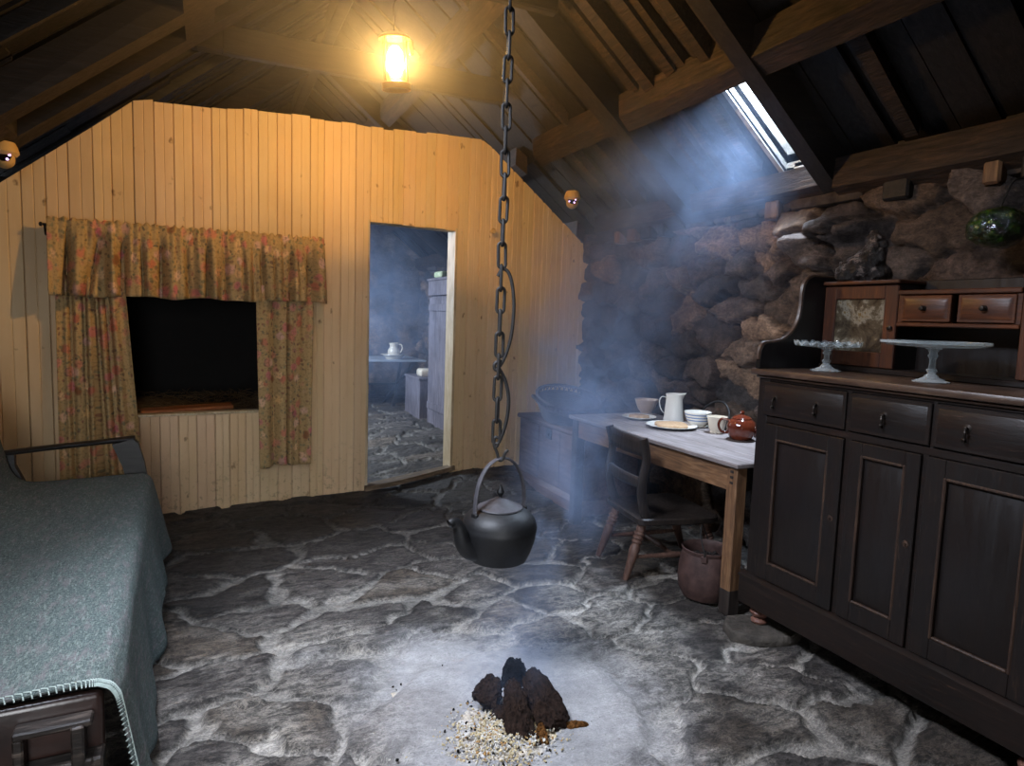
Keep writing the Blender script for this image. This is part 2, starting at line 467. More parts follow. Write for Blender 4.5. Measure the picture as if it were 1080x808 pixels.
# ------------------------------------------------------------------ the room
SL = .8                                   # roof pitch
def roofR(x): return 1.92+SL*(2.97-x)     # underside of the rafters, right slope
def roofL(x): return 1.96+SL*(x+1.03)
RX = (1.92+SL*2.97-1.96-SL*1.03)/(2*SL)   # ridge
RZ = roofR(RX)
DEP = .2
WA = math.atan(.1)
def WP(x, off=0., z=0.):
    """point on the boarded partition; off = towards the main room"""
    return V((x+off*math.sin(WA), 4.72+.1*(x-.9)-off*math.cos(WA), z))

# ---- floor
def floor_rise(x, y): return .085*sstep(1.1, 2.0, x)*sstep(4.1, 4.75, y)-.02*sstep(.4, -.6, x)*sstep(3.8, 4.6, y)
def make_floor():
    xs = spaced((-1.5, -.6, .1), (-.6, 2.75, .0125), (2.75, 3.4, .05))
    ys = spaced((-1.6, .9, .12), (.9, 3.2, .0115), (3.2, 5.2, .02), (5.2, 9.9, .045))
    X, Y = np.meshgrid(xs, ys, indexing='ij'); x = X.ravel(); y = Y.ravel()
    wx = x+.34*(fbm(x*2.1, y*2.1, s=3)-.5)+.09*(fbm(x*9, y*9, s=5)-.5); wy = y+.34*(fbm(x*2.1, y*2.1, s=9)-.5)+.09*(fbm(x*9, y*9, s=6)-.5)
    pts = scatter(-1.8, 3.7, -1.9, 10.1, .31, .75, 1.2, 11)
    idx, ed = voronoi(np.stack([wx, wy], 1), pts, .8, 1.15)
    rng = np.random.RandomState(4); k = len(pts)
    tone = rng.uniform(.55, 1.3, k)[idx]; hgt = rng.uniform(-.008, .008, k)[idx]; tilt = rng.uniform(-1, 1, (k, 2))[idx]
    gap = .006+(.07+.07*np.exp(-((np.hypot(x-.95, y-2.3))/.9)**2))*(fbm(x*3.1, y*3.1, s=21, o=5)-.41).clip(0)
    st = sstep(gap*.7, gap*1.25+.007, ed)
    hx, hy = .90, 1.83
    d = np.hypot((x-hx), (y-hy)*1.05)+.10*(fbm(x*5, y*5, s=31)-.5)
    lay = fbm(x*3+y*1.0, y*9-x*2, s=41, o=5)
    z = -.016*(1-st)+hgt*st+.022*(lay-.5)*st+.012*((x-pts[idx, 0])*tilt[:, 0]+(y-pts[idx, 1])*tilt[:, 1])*st+.008*(fbm(x*14, y*14, s=44)-.5)
    ring = sstep(.46, .40, d)            # hearth slab, a low round dome
    z = z*(1-.8*ring)+.018*ring
    z += floor_rise(x, y)
    stone = np.array(lin('#4e4843'))[None]*tone[:, None]
    warm = (rng.uniform(0, 1, k)[idx] > .75)[:, None]
    stone = np.where(warm, stone*np.array([1.06, .99, .90]), stone*np.array([.97, .99, 1.04]))
    mort = np.array(lin('#98928a'))[None]*(.30+1.25*fbm(x*5, y*5, s=25, o=6))[:, None]
    edge_near = sstep(2.9, .5, d)[:, None]
    mort = mort*(.5+.5*edge_near)
    dust = (fbm(x*6, y*6, s=51, o=5)*edge_near[:, 0])
    stone = stone*(1-.5*sstep(.36, .6, dust)[:, None])+.5*mort*sstep(.3, .6, dust)[:, None]
    rim = np.exp(-((ed-gap*1.25-.010)/.008)**2)[:, None]; stone = stone*(1-.5*rim)  # thin shadow line along the stone edges, painted into the colour
    col = stone*st[:, None]+mort*(1-st[:, None])
    # grey ash dusted round the hearth
    am = sstep(.72, .30, d+.25*(fbm(x*7, y*7, s=61, o=5)-.5))+.75*sstep(.30, .0, np.hypot((x-.75)*.55, (y-2.35)*1.)+.3*(fbm(x*4, y*4, s=63)-.5))
    am = am.clip(0, 1)[:, None]
    ashc = np.array(lin('#9d9b9b'))[None]*(.46+.85*fbm(x*7, y*7, s=71, o=6))[:, None]
    col = col*(1-.9*am)+ashc*.9*am
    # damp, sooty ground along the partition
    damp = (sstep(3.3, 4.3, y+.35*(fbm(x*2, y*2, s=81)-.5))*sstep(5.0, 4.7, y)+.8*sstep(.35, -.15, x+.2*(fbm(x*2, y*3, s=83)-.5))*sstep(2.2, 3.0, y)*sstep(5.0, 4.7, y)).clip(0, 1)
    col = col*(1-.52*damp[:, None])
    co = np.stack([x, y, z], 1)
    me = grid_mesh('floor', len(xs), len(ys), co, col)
    wet = damp*sstep(.45, .6, fbm(x*3.2, y*3.2, s=91))*sstep(.5, 1.1, x)
    wet = np.maximum(wet*.9, .35*st*(1-am[:, 0]))
    a = me.attributes.new('Ash', 'FLOAT', 'POINT'); a.data.foreach_set('value', np.maximum(am[:, 0]*.9, .45*(1-st)).astype(np.float32))
    a = me.attributes.new('Wet', 'FLOAT', 'POINT'); a.data.foreach_set('value', wet.astype(np.float32))
    o = link('floor', me, M['floor'], ang=None); o['kind'] = 'structure'; return o
make_floor()

# ---- rubble walls
def rubble(name, us, vs, place, seed, extra=None, dmin=.2, amp=.085):
    U, W = np.meshgrid(us, vs, indexing='ij'); u = U.ravel(); w = W.ravel()
    wu = u+.17*(fbm(u*3.5, w*3.5, s=seed)-.5)+.07*(fbm(u*12, w*12, s=seed+2)-.5); ww = w+.17*(fbm(u*3.5, w*3.5, s=seed+5)-.5)+.07*(fbm(u*12, w*12, s=seed+3)-.5)
    ax, ay = .78, 1.3
    pts = scatter(us[0]-.2, us[-1]+.2, vs[0]-.2, vs[-1]+.2, dmin, ax, ay, seed)
    idx, ed = voronoi(np.stack([wu, ww], 1), pts, ax, ay); k = len(pts); rng = np.random.RandomState(seed)
    a = rng.uniform(.25, 1.1, k)[idx]; ti = rng.uniform(-1, 1, (k, 2))[idx]; rad = rng.uniform(.018, .05, k)[idx]
    st = sstep(0, 1, (ed/rad).clip(0, 1)); st = st**.6
    h = amp*a*st+.16*((u-pts[idx, 0])*ti[:, 0]+(w-pts[idx, 1])*ti[:, 1])*st+.035*(fbm(u*9, w*13, s=seed+8, o=5)-.5)+.012*(fbm(u*40, w*40, s=seed+9)-.5)
    if extra is not None: h = h+extra(u, w)
    pal = np.array([lin(c) for c in ('#4a3d36', '#3b322e', '#55463b', '#312c2a', '#614f41', '#43362f', '#514742', '#745e4c')])
    col = pal[rng.randint(0, len(pal), k)][idx]*(.75+.5*rng.uniform(0, 1, k))[idx][:, None]
    joint = np.array(lin('#2a1f1a'))[None]
    s2 = sstep(-.004, .012, ed)[:, None]
    col = col*s2+joint*(1-s2)
    me = grid_mesh(name, len(us), len(vs), place(u, w, h), col)
    o = link(name, me, M['stone'], ang=None); o['kind'] = 'structure'; return o
def big(u, w):
    h = .11*np.exp(-((u-2.62)/.19)**2-((w-1.76)/.10)**2)+.17*np.exp(-((u-2.33)/.16)**4-((w-1.80)/.055)**4)
    h += .05*np.exp(-((u-3.35)/.2)**2-((w-1.62)/.13)**2)+.09*np.exp(-((u-2.4)/.15)**4-((w-1.62)/.05)**4)
    return h
rubble('wall_right', spaced((-1.5, .95, .06), (.95, 4.95, .0135), (4.95, 9.8, .04)), spaced((-.05, .55, .03), (.55, 2.0, .0135)),
       lambda u, w, h: np.stack([2.96+.01*w-h, u, w], 1), 5, big)
bm = B()   # top of the right wall, running back under the slates
rg = random.Random(3)
yy = -1.5
while yy < 9.8:
    L = rg.uniform(.18, .5); hh = rg.uniform(.05, .10)
    box(bm, 2.90+rg.uniform(-.03, .05), 3.42, yy, yy+L-.01, 1.93, 1.955+hh*.8, .025, None, 2); yy += L
struct('trim_1', bm, M['headstone'])['label'] = 'flat stones along the top of the rubble wall'
rubble('wall_left', spaced((-1.5, 9.8, .06)), spaced((-.05, 2.05, .05)), lambda u, w, h: np.stack([-1.2+h, u, w], 1), 15, None, .24)
def gable(name, y, sgn, seed):
    def pl(u, w, h):
        top = np.minimum(roofR(u), roofL(u))+.26
        return np.stack([u, y+sgn*h, w*top], 1)
    rubble(name, spaced((-1.3, 3.3, .05)), spaced((-.02, 1., .02)), pl, seed, None, .22, .07)
gable('wall_front', -1.45, 1, 25); gable('wall_end', 9.75, -1, 35)

# ---- roof boards: mapping (x across, y along, o above the rafter underside)
def RM(side, x, y, o=0.):
    return V((x, y, (roofR(x) if side > 0 else roofL(x))+o))
def bar(bm, side, x0, x1, y0, y1, o0, o1, jit=None):
    """a timber lying in the roof slope: its underside at o0, top at o1"""
    p = [RM(side, x, y, o) for o in (o0, o1) for x, y in ((x0, y0), (x1, y0), (x1, y1), (x0, y1))]
    if jit: p = [q+V((jit.uniform(-.008, .008), jit.uniform(-.012, .012), jit.uniform(-.008, .008))) for q in p]
    v = [bm.verts.new(q) for q in p]
    for f in ((0, 1, 2, 3), (7, 6, 5, 4), (0, 4, 5, 1), (1, 5, 6, 2), (2, 6, 7, 3), (3, 7, 4, 0)): bm.faces.new([v[i] for i in f])
SKY = {1: (2.42, 2.93, 2.475, 2.77), -1: (-.78, -.22, 1.15, 2.0)}
def ceiling(side, name, seed):
    rg = random.Random(seed); bm = B(); lo, hi = (RX, 3.42) if side > 0 else (-1.42, RX)
    hx0, hx1, hy0, hy1 = SKY[side]
    y = -1.7
    while y < 10:
        w = rg.choice([.10, .13, .16, .2]); y1 = y+w
        for a, b in ((lo, hx0), (hx0, hx1), (hx1, hi)):
            if a == hx0 and y1 > hy0 and y < hy1:
                for c, d in ((y, hy0), (hy1, y1)):
                    if d-c > .01: bar(bm, side, a, b, c, d, DEP, DEP+.02)
                continue
            t = rg.uniform(0, .03)
            bar(bm, side, a, b, y, y1-rg.choice([.004, .012, .03, .05]), DEP+t, DEP+t+.02)
        y = y1
    o = struct(name, bm, M['roof'], ang=30)
    bm = B()
    for a, b, c, d in ((lo, hx0, -1.7, 10), (hx1, hi, -1.7, 10), (hx0, hx1, -1.7, hy0), (hx0, hx1, hy1, 10)):
        bar(bm, side, a, b, c, d, DEP+.055, DEP+.1)
    struct('roof_lining', bm, M['sheet'], o)
ceiling(1, 'ceiling_right', 2); ceiling(-1, 'ceiling_left', 8)
ntrim = [1]
def trim(bm, label, m=None):
    ntrim[0] += 1
    o = struct('trim_%d' % ntrim[0], bm, m or M['beam'], ang=30); o['label'] = label; return o
rj = random.Random(5)
for y0, y1, nm in ((2.38, 2.47, 'beside the skylight'), (3.46, 3.60, 'above the stool end of the table'), (1.1, 1.2, 'above the dresser'), (-.2, -.1, 'overhead'), (6.4, 6.52, 'of the far room'), (8.2, 8.32, 'at the far end')):
    bm = B(); bar(bm, 1, RX-.03, 3.3, y0, y1, 0, DEP, rj); trim(bm, 'dark rafter on the right slope '+nm)
for y0, y1 in ((3.70, 3.84), (4.06, 4.2), (2.38, 2.47), (1.0, 1.09), (-.2, -.1), (6.4, 6.52), (8.2, 8.32)):
    bm = B(); bar(bm, -1, -1.35, RX+.03, y0, y1, 0, DEP, rj); trim(bm, 'dark rafter on the left slope')
# purlins between the rafters
for xp, o0, o1, segs in ((2.30, .045, .17, ((-1.4, 1.1), (1.2, 2.38), (2.47, 3.46), (3.6, 4.62), (4.9, 9.7))), (2.88, -.01, .115, ((-1.4, 1.1), (1.2, 2.38), (2.47, 3.46), (3.6, 4.62), (4.9, 9.7))), (1.55, .06, DEP, ((-1.4, 1.1), (1.2, 2.38), (2.47, 3.46), (3.6, 9.7)))):
    for a, b in segs:
        bm = B(); bar(bm, 1, xp-.042, xp+.042, a, b, o0+rj.uniform(-.02, .02), o1, rj); trim(bm, 'short purlin between two rafters of the right slope', M['purlin'])
for xp, yb in ((-.02, 4.2), (-.92, 4.2)):
    bm = B(); bar(bm, -1, xp-.07, xp+.07, -1.4, yb, .0, DEP, rj); trim(bm, 'long purlin of the left slope')
# rafters' thinner companions (common rafters) on the right slope
for y0, x0, x1 in ((2.92, 1.2, 2.25), (2.55, 1.2, 2.25), (3.12, 1.2, 2.25), (3.3, 1.2, 2.25), (2.66, 1.2, 2.25), (2.86, 1.6, 2.84), (3.08, 2.36, 2.84), (3.25, 1.6, 2.84), (3.95, 2.36, 2.84), (4.25, 2.36, 2.84), (4.05, 1.0, 2.25), (2.75, 1.6, 2.25), (1.95, 2.36, 2.84)):
    bm = B(); bar(bm, 1, x0, x1, y0, y0+rj.uniform(.04, .08), DEP-rj.uniform(.05, .10), DEP+.01, rj); trim(bm, 'thin common rafter of the right slope', M['purlin'])
for y0, x0, x1 in ((4.42, -.3, .9), (4.62, -.3, .9), (3.3, -.85, .3), (5.2, -.9, .9), (5.8, -.9, .9), (2.9, -.85, .3)):
    bm = B(); bar(bm, -1, x0, x1, y0, y0+rj.uniform(.04, .08), DEP-rj.uniform(.05, .10), DEP+.01, rj); trim(bm, 'thin common rafter of the left slope', M['roof'])
bm = B(); box(bm, RX-.05, RX+.05, -1.5, 9.8, RZ+.03, RZ+.2, .01); trim(bm, 'ridge beam')
bm = B(); box(bm, -.08, 1.95, 4.50, 4.57, 2.84, 3.01, .01); trim(bm, 'collar beam above the boarded partition')
bm = B(); box(bm, .1, 1.72, 3.26, 3.32, 2.93, 3.07, .01); trim(bm, 'collar beam the lantern hangs from')
bm = B(); box(bm, -.05, .10, 4.40, 4.50, 2.82, 3.1, .01); trim(bm, 'short post at the left end of the far collar beam')
# wall-plate blocks peeping out between wall and roof
for k, y in enumerate((4.3, 4.1, 3.9, 3.75, 2.75, 2.0, 1.62, 1.45)):
    bm = B(); box(bm, 2.86, 3.2, y, y+.07+.03*(k % 3), 1.90, 2.0, .01, seg=1); trim(bm, 'short block on the wall head', M['pinez'] if k in (0, 1, 4, 6) else M['roof'])

# ---- skylights
def skylight(n, side):
    x0, x1, y0, y1 = SKY[side]; fr = B(); g = .03
    bar(fr, side, x0-g, x0, y0-g, y1+g, DEP-.01, DEP+.3); bar(fr, side, x1, x1+g, y0-g, y1+g, DEP-.01, DEP+.3)
    bar(fr, side, x0, x1, y0-g, y0, DEP-.01, DEP+.3); bar(fr, side, x0, x1, y1, y1+g, DEP-.01, DEP+.3)
    w = bpy.data.objects.new('window_%d' % n, None); COL.objects.link(w); w['kind'] = 'structure'
    build('window_frame', fr, M['skyframe'], w, 20)
    p = B(); bar(p, side, x0, x1, y0, y1, DEP+.26, DEP+.27); build('window_pane', p, M['pane'], w, 20)
    if side > 0:
        b = B(); bar(b, side, x0, x1, y1-.10, y1-.075, DEP+.1, DEP+.2); build('glazing_bar', b, M['skyframe'], w, 20)
M['skyframe'] = plain('pale_weathered_frame', lin('#8f8d8a'), lin('#c9c4ba'), .7, 25, .004)
skylight(1, 1); skylight(2, -1)

# ---- boarded partition
def make_partition():
    def top(x):
        pts = [(-1.32, 1.70), (-.60, 2.315), (-.37, 2.52), (.2, 2.555), (.21, 2.565), (1.0, 2.61), (1.01, 2.60), (1.95, 2.655), (2.97, 1.915), (3.1, 1.8)]
        for (a, b), (c, d) in zip(pts, pts[1:]):
            if x <= c: return b+(d-b)*(x-a)/(c-a)
        return 1.8
    rg = random.Random(12); OP = (-.60, .42, .63, 1.56); DR = (1.05, 1.735, -.1, 1.95)
    cuts = []
    def fill(a, b, w0, w1):
        n = max(1, round((b-a)/((w0+w1)/2))); ws = [rg.uniform(w0, w1) for _ in range(n)]; t = sum(ws); x = a
        for w in ws: cuts.append(x); x += w*(b-a)/t
    fill(-1.32, OP[0], .10, .13); fill(OP[0], OP[1], .085, .125); fill(OP[1], DR[0], .085, .12); fill(DR[0], DR[1], .08, .10); fill(DR[1], 3.0, .085, .11); cuts.append(3.0)
    bm = B(); cl = bm.loops.layers.float_color.new('Col'); th = .018; g = .0045
    def board(a, b, z0, za, zb, off, c):
        # profile across the board: bevelled edges and a bead
        w = b-a; pr = [(a, -th), (a, off-.007), (a+g, off), (a+w*.5-.004, off), (a+w*.5, off-.0035), (a+w*.5+.004, off), (b-g, off), (b-.0012, off-.007), (b-.0012, -th)]
        rows = []
        nz = 6 if a < 1.74 else 44; gw = g if a < 1.74 else .011
        ph = rg.uniform(0, 6)
        for k in range(nz+1):
            t = k/nz; row = []
            wv = .5+.5*math.sin(k*1.15+ph*.2) if a > 1.74 else 1
            for kk, (x, o) in enumerate(pr):
                if a > 1.74 and kk in (1, 7): o -= .010*wv
                if a > 1.74 and kk == 2: x = a+.003+.009*wv
                if a > 1.74 and kk == 6: x = b-.003-.006*wv
                zt = za+(zb-za)*(x-a)/w; z = z0+(zt-z0)*t
                row.append(bm.verts.new(WP(x, o+.0015*math.sin(ph+t*5), z)))
            rows.append(row)
        fs = []
        for r0, r1 in zip(rows, rows[1:]):
            for i in range(len(pr)-1): fs.append(bm.faces.new((r0[i], r0[i+1], r1[i+1], r1[i])))
        fs.append(bm.faces.new(rows[-1])); fs.append(bm.faces.new(rows[0][::-1]))
        for f in fs:
            for l in f.loops: l[cl] = (*c, 1)
    step = 0
    for a, b in zip(cuts, cuts[1:]):
        m = (a+b)/2; k = rg.uniform(.90, 1.06); c = (k, k*rg.uniform(.96, 1.02), k*rg.uniform(.9, 1.04))
        off = rg.uniform(-.002, .003); j = rg.uniform(-.012, .012)
        if m > 1.95 or m < -.37: j = 0
        za, zb = top(a)+j, top(b)+j; bot = -.03+(.085*float(sstep(1.1, 2., m)))+rg.uniform(-.01, .015)
        if OP[0] < m < OP[1]:
            board(a, b, bot, OP[2], OP[2], off, c); board(a, b, OP[3], za, zb, off, c)
        elif DR[0] < m < DR[1]: board(a, b, DR[3]+rg.uniform(-.004, .004), za, zb, off, c)
        else: board(a, b, bot, za, zb, off, c)
    o = struct('wall_back', bm, M['paint'], ang=20); o['label'] = 'cream painted board partition'
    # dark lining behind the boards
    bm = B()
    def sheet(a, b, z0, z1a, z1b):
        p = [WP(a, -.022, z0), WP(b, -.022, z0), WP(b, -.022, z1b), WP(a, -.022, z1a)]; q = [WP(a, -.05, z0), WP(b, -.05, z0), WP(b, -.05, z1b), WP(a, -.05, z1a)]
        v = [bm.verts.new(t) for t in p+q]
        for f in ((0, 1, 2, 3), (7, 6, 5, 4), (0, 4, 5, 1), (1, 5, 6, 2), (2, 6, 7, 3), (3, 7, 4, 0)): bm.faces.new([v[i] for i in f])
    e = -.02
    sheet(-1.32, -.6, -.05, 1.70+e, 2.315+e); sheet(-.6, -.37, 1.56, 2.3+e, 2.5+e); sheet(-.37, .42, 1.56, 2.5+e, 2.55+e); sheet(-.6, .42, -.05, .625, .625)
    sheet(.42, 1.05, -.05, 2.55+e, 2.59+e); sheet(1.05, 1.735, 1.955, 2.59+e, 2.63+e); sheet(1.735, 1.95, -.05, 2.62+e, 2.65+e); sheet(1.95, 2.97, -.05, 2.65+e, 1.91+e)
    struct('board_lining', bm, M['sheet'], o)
    # sill of the bed opening
    bm = B(); RMt = Matrix.Translation(WP(0, 0, 0)) @ Matrix.Rotation(WA, 4, 'Z')
    box(bm, -.63, .45, -.012, .06, .615, .632, .004, RMt); struct('window_sill', bm, M['jamb'], o)
    return RMt
WM = make_partition()     # local frame of the partition: x along, -y towards the main room
# bed recess behind the opening
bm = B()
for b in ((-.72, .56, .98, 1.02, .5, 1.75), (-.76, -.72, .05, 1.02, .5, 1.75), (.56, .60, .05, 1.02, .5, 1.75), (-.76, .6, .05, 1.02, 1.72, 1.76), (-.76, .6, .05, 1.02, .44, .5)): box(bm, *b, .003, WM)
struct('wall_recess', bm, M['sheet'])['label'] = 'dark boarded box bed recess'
# doorway
dr = bpy.data.objects.new('door_1', None); COL.objects.link(dr); dr['kind'] = 'structure'; dr['label'] = 'open doorway to the far room'
bm = B(); box(bm, 1.035, 1.055, -.004, .10, -.05, 1.965, .004, WM); build('door_jamb', bm, M['jamb'], dr)
bm = B(); box(bm, 1.725, 1.745, -.004, .14, .03, 1.965, .004, WM); build('door_jamb', bm, M['jamb'], dr)
bm = B(); box(bm, 1.055, 1.725, .02, .10, 1.945, 1.965, .004, WM); build('door_head', bm, M['jamb'], dr)
bm = B()
prism(bm, [(1.03, -.04), (1.25, -.065), (1.5, -.05), (1.76, -.02), (1.76, .05), (1.03, .05)], 0, 1, WM @ Matrix(((1, 0, 0, 0), (0, 1, 0, 0), (.085/.7, 0, .035, -.125), (0, 0, 0, 1))))
build('door_sill', bm, M['sillwood'], dr)

# ------------------------------------------------------------------ box bed: rod, valance, curtains
def wloc(x, off, z): return WM @ V((x, -off, z))
def cloth(name, x0, x1, z0, z1, off0, fn, nu, nv, label, cat):
    bm = B(); uv = bm.loops.layers.uv.new('UVMap'); vs = []
    for i in range(nu+1):
        row = []
        for j in range(nv+1):
            u, v = i/nu, j/nv; x, o, z = fn(u, v); row.append((bm.verts.new(wloc(x, o, z)), u, v))
        vs.append(row)
    W = (x1-x0)*1.35; H = z1-z0
    for i in range(nu):
        for j in range(nv):
            q = (vs[i][j], vs[i+1][j], vs[i+1][j+1], vs[i][j+1]); f = bm.faces.new([t[0] for t in q])
            for l, t in zip(f.loops, q): l[uv].uv = (t[1]*W, t[2]*H)
    o = build(name, bm, M['fabric'], ang=None)
    md = o.modifiers.new('Solidify', 'SOLIDIFY'); md.thickness = .003
    return tag(o, label, cat)
rod = thing('curtain_rod', 'thin dark rod carrying the floral valance across the boards', 'curtain rod')
bm = B(); tube(bm, [wloc(-.845, .075, 1.735), wloc(-.4, .078, 1.74), wloc(.2, .078, 1.748), wloc(.715, .075, 1.755)], .007, 10); build('pole', bm, M['iron'], rod)
for x, z in ((-.835, 1.735), (.705, 1.755)):
    bm = B(); tube(bm, spline([wloc(x, .001, z-.05), wloc(x, .03, z-.05), wloc(x, .07, z-.03), wloc(x, .075, z-.007)], 5), .006, 8); build('bracket', bm, M['iron'], rod)
bm = B(); lathe(bm, [(0, 0), (.012, .004), (.012, .014), (0, .02)], 12, Matrix.Translation(wloc(-.845, .075, 1.735)) @ Matrix.Rotation(-PI/2, 4, 'Y')); build('finial', bm, M['iron'], rod)
def foldsum(u, seed, fs):
    t = 0
    for k, (f, a) in enumerate(fs): t += a*math.sin(2*PI*f*u+seed*1.7+k*2.1+.8*math.sin(2*PI*u*(1.3+k)+seed))
    return t
VALG = [(.06, .008, .05, .0), (.17, .012, .075, -.05), (.235, .016, .085, .0), (.30, .008, .05, .01), (.37, .010, .05, -.01), (.455, .009, .06, .012), (.53, .011, .065, -.008), (.60, .008, .05, .01), (.665, .010, .06, .0), (.74, .010, .07, .012), (.79, .007, .05, .0), (.86, .009, .055, -.01), (.93, .008, .05, .01)]
def val_fn(u, v):
    # v 0 at hem, 1 at top
    x0, x1 = -.825, .705
    gather = foldsum(u, 2, ((34, .55), (47, .35))); loose = foldsum(u, 5, ((9, .7), (17, .35)))
    hdr = max(0, 1-abs(v-.92)/.05)
    o = .094+.012*gather*(v**1.5)*(1-.95*hdr)+.062*loose*(1-v)**.8*min(1, v*6+.55)+.01*(1-v)
    o += -.004*hdr+.012*(1-v)
    for gu, gw, gd, sl in VALG: o -= gd*math.exp(-((u-gu-sl*(1-v))/gw)**2)*min(1, max(0, .85-v)*4)
    x = x0+(x1-x0)*u+.006*gather*v*.5+.01*(1-v)*foldsum(u, 8, ((6, 1),))
    x += (u-.5)*.02*(1-v)
    z = 1.345+.015*u+(.432)*v+.006*foldsum(u, 3, ((30, 1), (41, .7)))*(v > .97)+(.006*foldsum(u, 9, ((3.3, 1), (7, .5))) if v < .03 else 0)
    return x, max(o, .022), z
cloth('valance', -.825, .705, 1.345, 1.75, 0, val_fn, 420, 26, 'gathered floral valance hung on the rod above the bed opening', 'valance')
def cur_fn(x0, x1, w, zb, zt, nf, seed, amp, droop, grooves=()):
    def f(u, v):
        k = foldsum(u, seed, ((nf, 1.), (nf*2, .18)))
        k = math.copysign(abs(k)**.75, k)
        o = .058+amp*k*(.55+.45*(1-v))
        for gu, gw in grooves: o -= .075*math.exp(-((u-gu)/gw)**2)
        x = x0+(x1-x0)*u+(w*(1-v)*(u-.5))+droop*(1-v)*(1 if u > .5 else .2)*u
        z = zb+(zt-zb)*v+(.008*math.sin(u*9+seed) if v < .02 else 0)
        return x, max(o, .012), z
    return f
cloth('curtain', -.80, -.45, .22, 1.46, 0, cur_fn(-.80, -.46, .02, .20, 1.46, 4.7, 1.2, .026, .07, ((.20, .045), (.40, .035), (.57, .03), (.72, .035))), 90, 40, 'left floral curtain hanging behind the settle arm, five deep folds', 'curtain')
cloth('curtain', .29, .645, .27, 1.46, 0, cur_fn(.275, .645, -.04, .25, 1.46, 2.2, 4.1, .026, 0, ((.55, .022), (.3, .015), (.8, .015))), 80, 40, 'short floral curtain at the doorway side of the bed opening', 'curtain')
# straw on the bed
bm = B(); rg = random.Random(7)
grid(bm, 30, 24, lambda u, v: WM @ V((-.7+1.24*u, .07+.9*v, .515+.09*math.sin(v*2.4)+.04*float(fbm(u*6, v*6, s=3))+.03*math.sin(u*7))))
for i in range(520):
    x, y = rg.uniform(-.62, .48), rg.uniform(.1, .75); a = rg.uniform(0, PI); l = rg.uniform(.05, .16)
    z = .54+.09*math.sin((y-.07)/.9*2.4)+rg.uniform(.0, .06)
    d = V((math.cos(a)*l/2, math.sin(a)*l/2, rg.uniform(-.02, .03))); p = V((x, y, z))
    tube(bm, [WM @ (p-d), WM @ (p+V((0, 0, rg.uniform(0, .02)))), WM @ (p+d)], .0016, 3)
tag(build('straw', bm, M['straw'], smooth=False), 'loose dry straw bedding inside the box bed', 'straw', kind='stuff')
bm = B(); box(bm, -.27, .27, -.045, .045, -.012, .012, .004)
o = tag(build('plank', bm, M['plank']), 'orange wooden plank lying on the straw behind the bed sill', 'plank'); o.location = WM @ V((-.12, .10, .645)); o.rotation_euler = (.12, -.03, WA+.05)
# peg on the boards right of the doorway
bm = B(); lathe(bm, [(0, 0), (.010, 0), (.010, .03), (.020, .035), (.024, .045), (.018, .056), (0, .06)], 16, Matrix.Translation(wloc(2.03, .0, 1.97)) @ Matrix.Rotation(WA, 4, 'Z') @ Matrix.Rotation(PI/2, 4, 'X'))
tag(build('coat_peg', bm, M['cream_paint']), 'small round wooden peg on the boards right of the doorway', 'peg')

# ------------------------------------------------------------------ cameras on the wall heads
def cctv(loc, rz, label):
    t = thing('security_camera', label, 'security camera', loc, (0, 0, rz))
    bm = B(); lathe(bm, [(0, .0), (.045, 0), (.055, -.02), (.062, -.05), (.050, -.065), (0, -.065)], 28); build('housing', bm, M['cream_paint'], t)
    R = Matrix.Translation((0, -.012, -.085)) @ Matrix.Rotation(math.radians(68), 4, 'X')
    bm = B(); lathe(bm, [(0, -.045), (.03, -.034), (.043, -.01), (.045, .01), (.040, .028), (.033, .034), (.031, .03), (0, .03)], 28, R); e = build('eyeball', bm, M['cream_paint'], t)
    bm = B(); lathe(bm, [(0, .0312), (.028, .0312), (.030, .036), (.018, .038), (.017, .033), (0, .036)], 24, R); build('lens', bm, M['lens'], e)
    bm = B()
    for a in (-.9, .2, 3.6): lathe(bm, [(0, .039), (.006, .038), (.006, .0335), (0, .033)], 8, R @ Matrix.Translation((.024*math.cos(a), .024*math.sin(a), .001)))
    build('infrared_led', bm, M['led'], e)
    return t
# ------------------------------------------------------------------ lantern
LAMP = (.875, 3.38, 2.425)
def lantern():
    t = thing('lantern', 'glowing cylindrical lantern hanging in front of the collar beam', 'lantern', LAMP, (math.radians(6), math.radians(-5), 0))
    bm = B(); lathe(bm, [(0, .012), (.05, .012), (.068, .0), (.072, .0), (.074, .03), (.068, .034), (.062, .034), (.055, .018), (0, .018)], 32); build('base', bm, M['lampmetal'], t)
    bm = B(); lathe(bm, [(.062, .03), (.064, .24), (.0625, .24), (.0605, .03)], 32); build('glass', bm, M['lampglass'], t)
    bm = B(); lathe(bm, [(.0, .262), (.06, .258), (.078, .245), (.078, .235), (.062, .238), (0, .25)], 32); build('cap', bm, M['lampmetal'], t)
    for a in (.5, 2.1, 3.7, 5.3):
        bm = B(); tube(bm, [(.069*math.cos(a), .069*math.sin(a), .03), (.071*math.cos(a), .071*math.sin(a), .24)], .003, 6); build('bar', bm, M['lampmetal'], t)
    bm = B(); lathe(bm, [(0, .06), (.022, .065), (.036, .10), (.042, .14), (.036, .18), (.018, .205), (0, .205)], 20); build('bulb', bm, M['bulb'], t)
    bm = B(); box(bm, .07, .095, -.012, .012, .17, .24, .006); build('hinge', bm, M['lampmetal'], t)
    bm = B(); tube(bm, [(0, 0, .258), (.0, .0, .38), (.02, -.05, .46), (.02, -.13, .50)], .003, 6); build('hanger', bm, M['iron'], t)
    return t
M['lampmetal'] = plain('brass_lamp_metal', lin('#8a5a28'), lin('#b07a3c'), .35, 10, 0, .5, .6)
lantern()

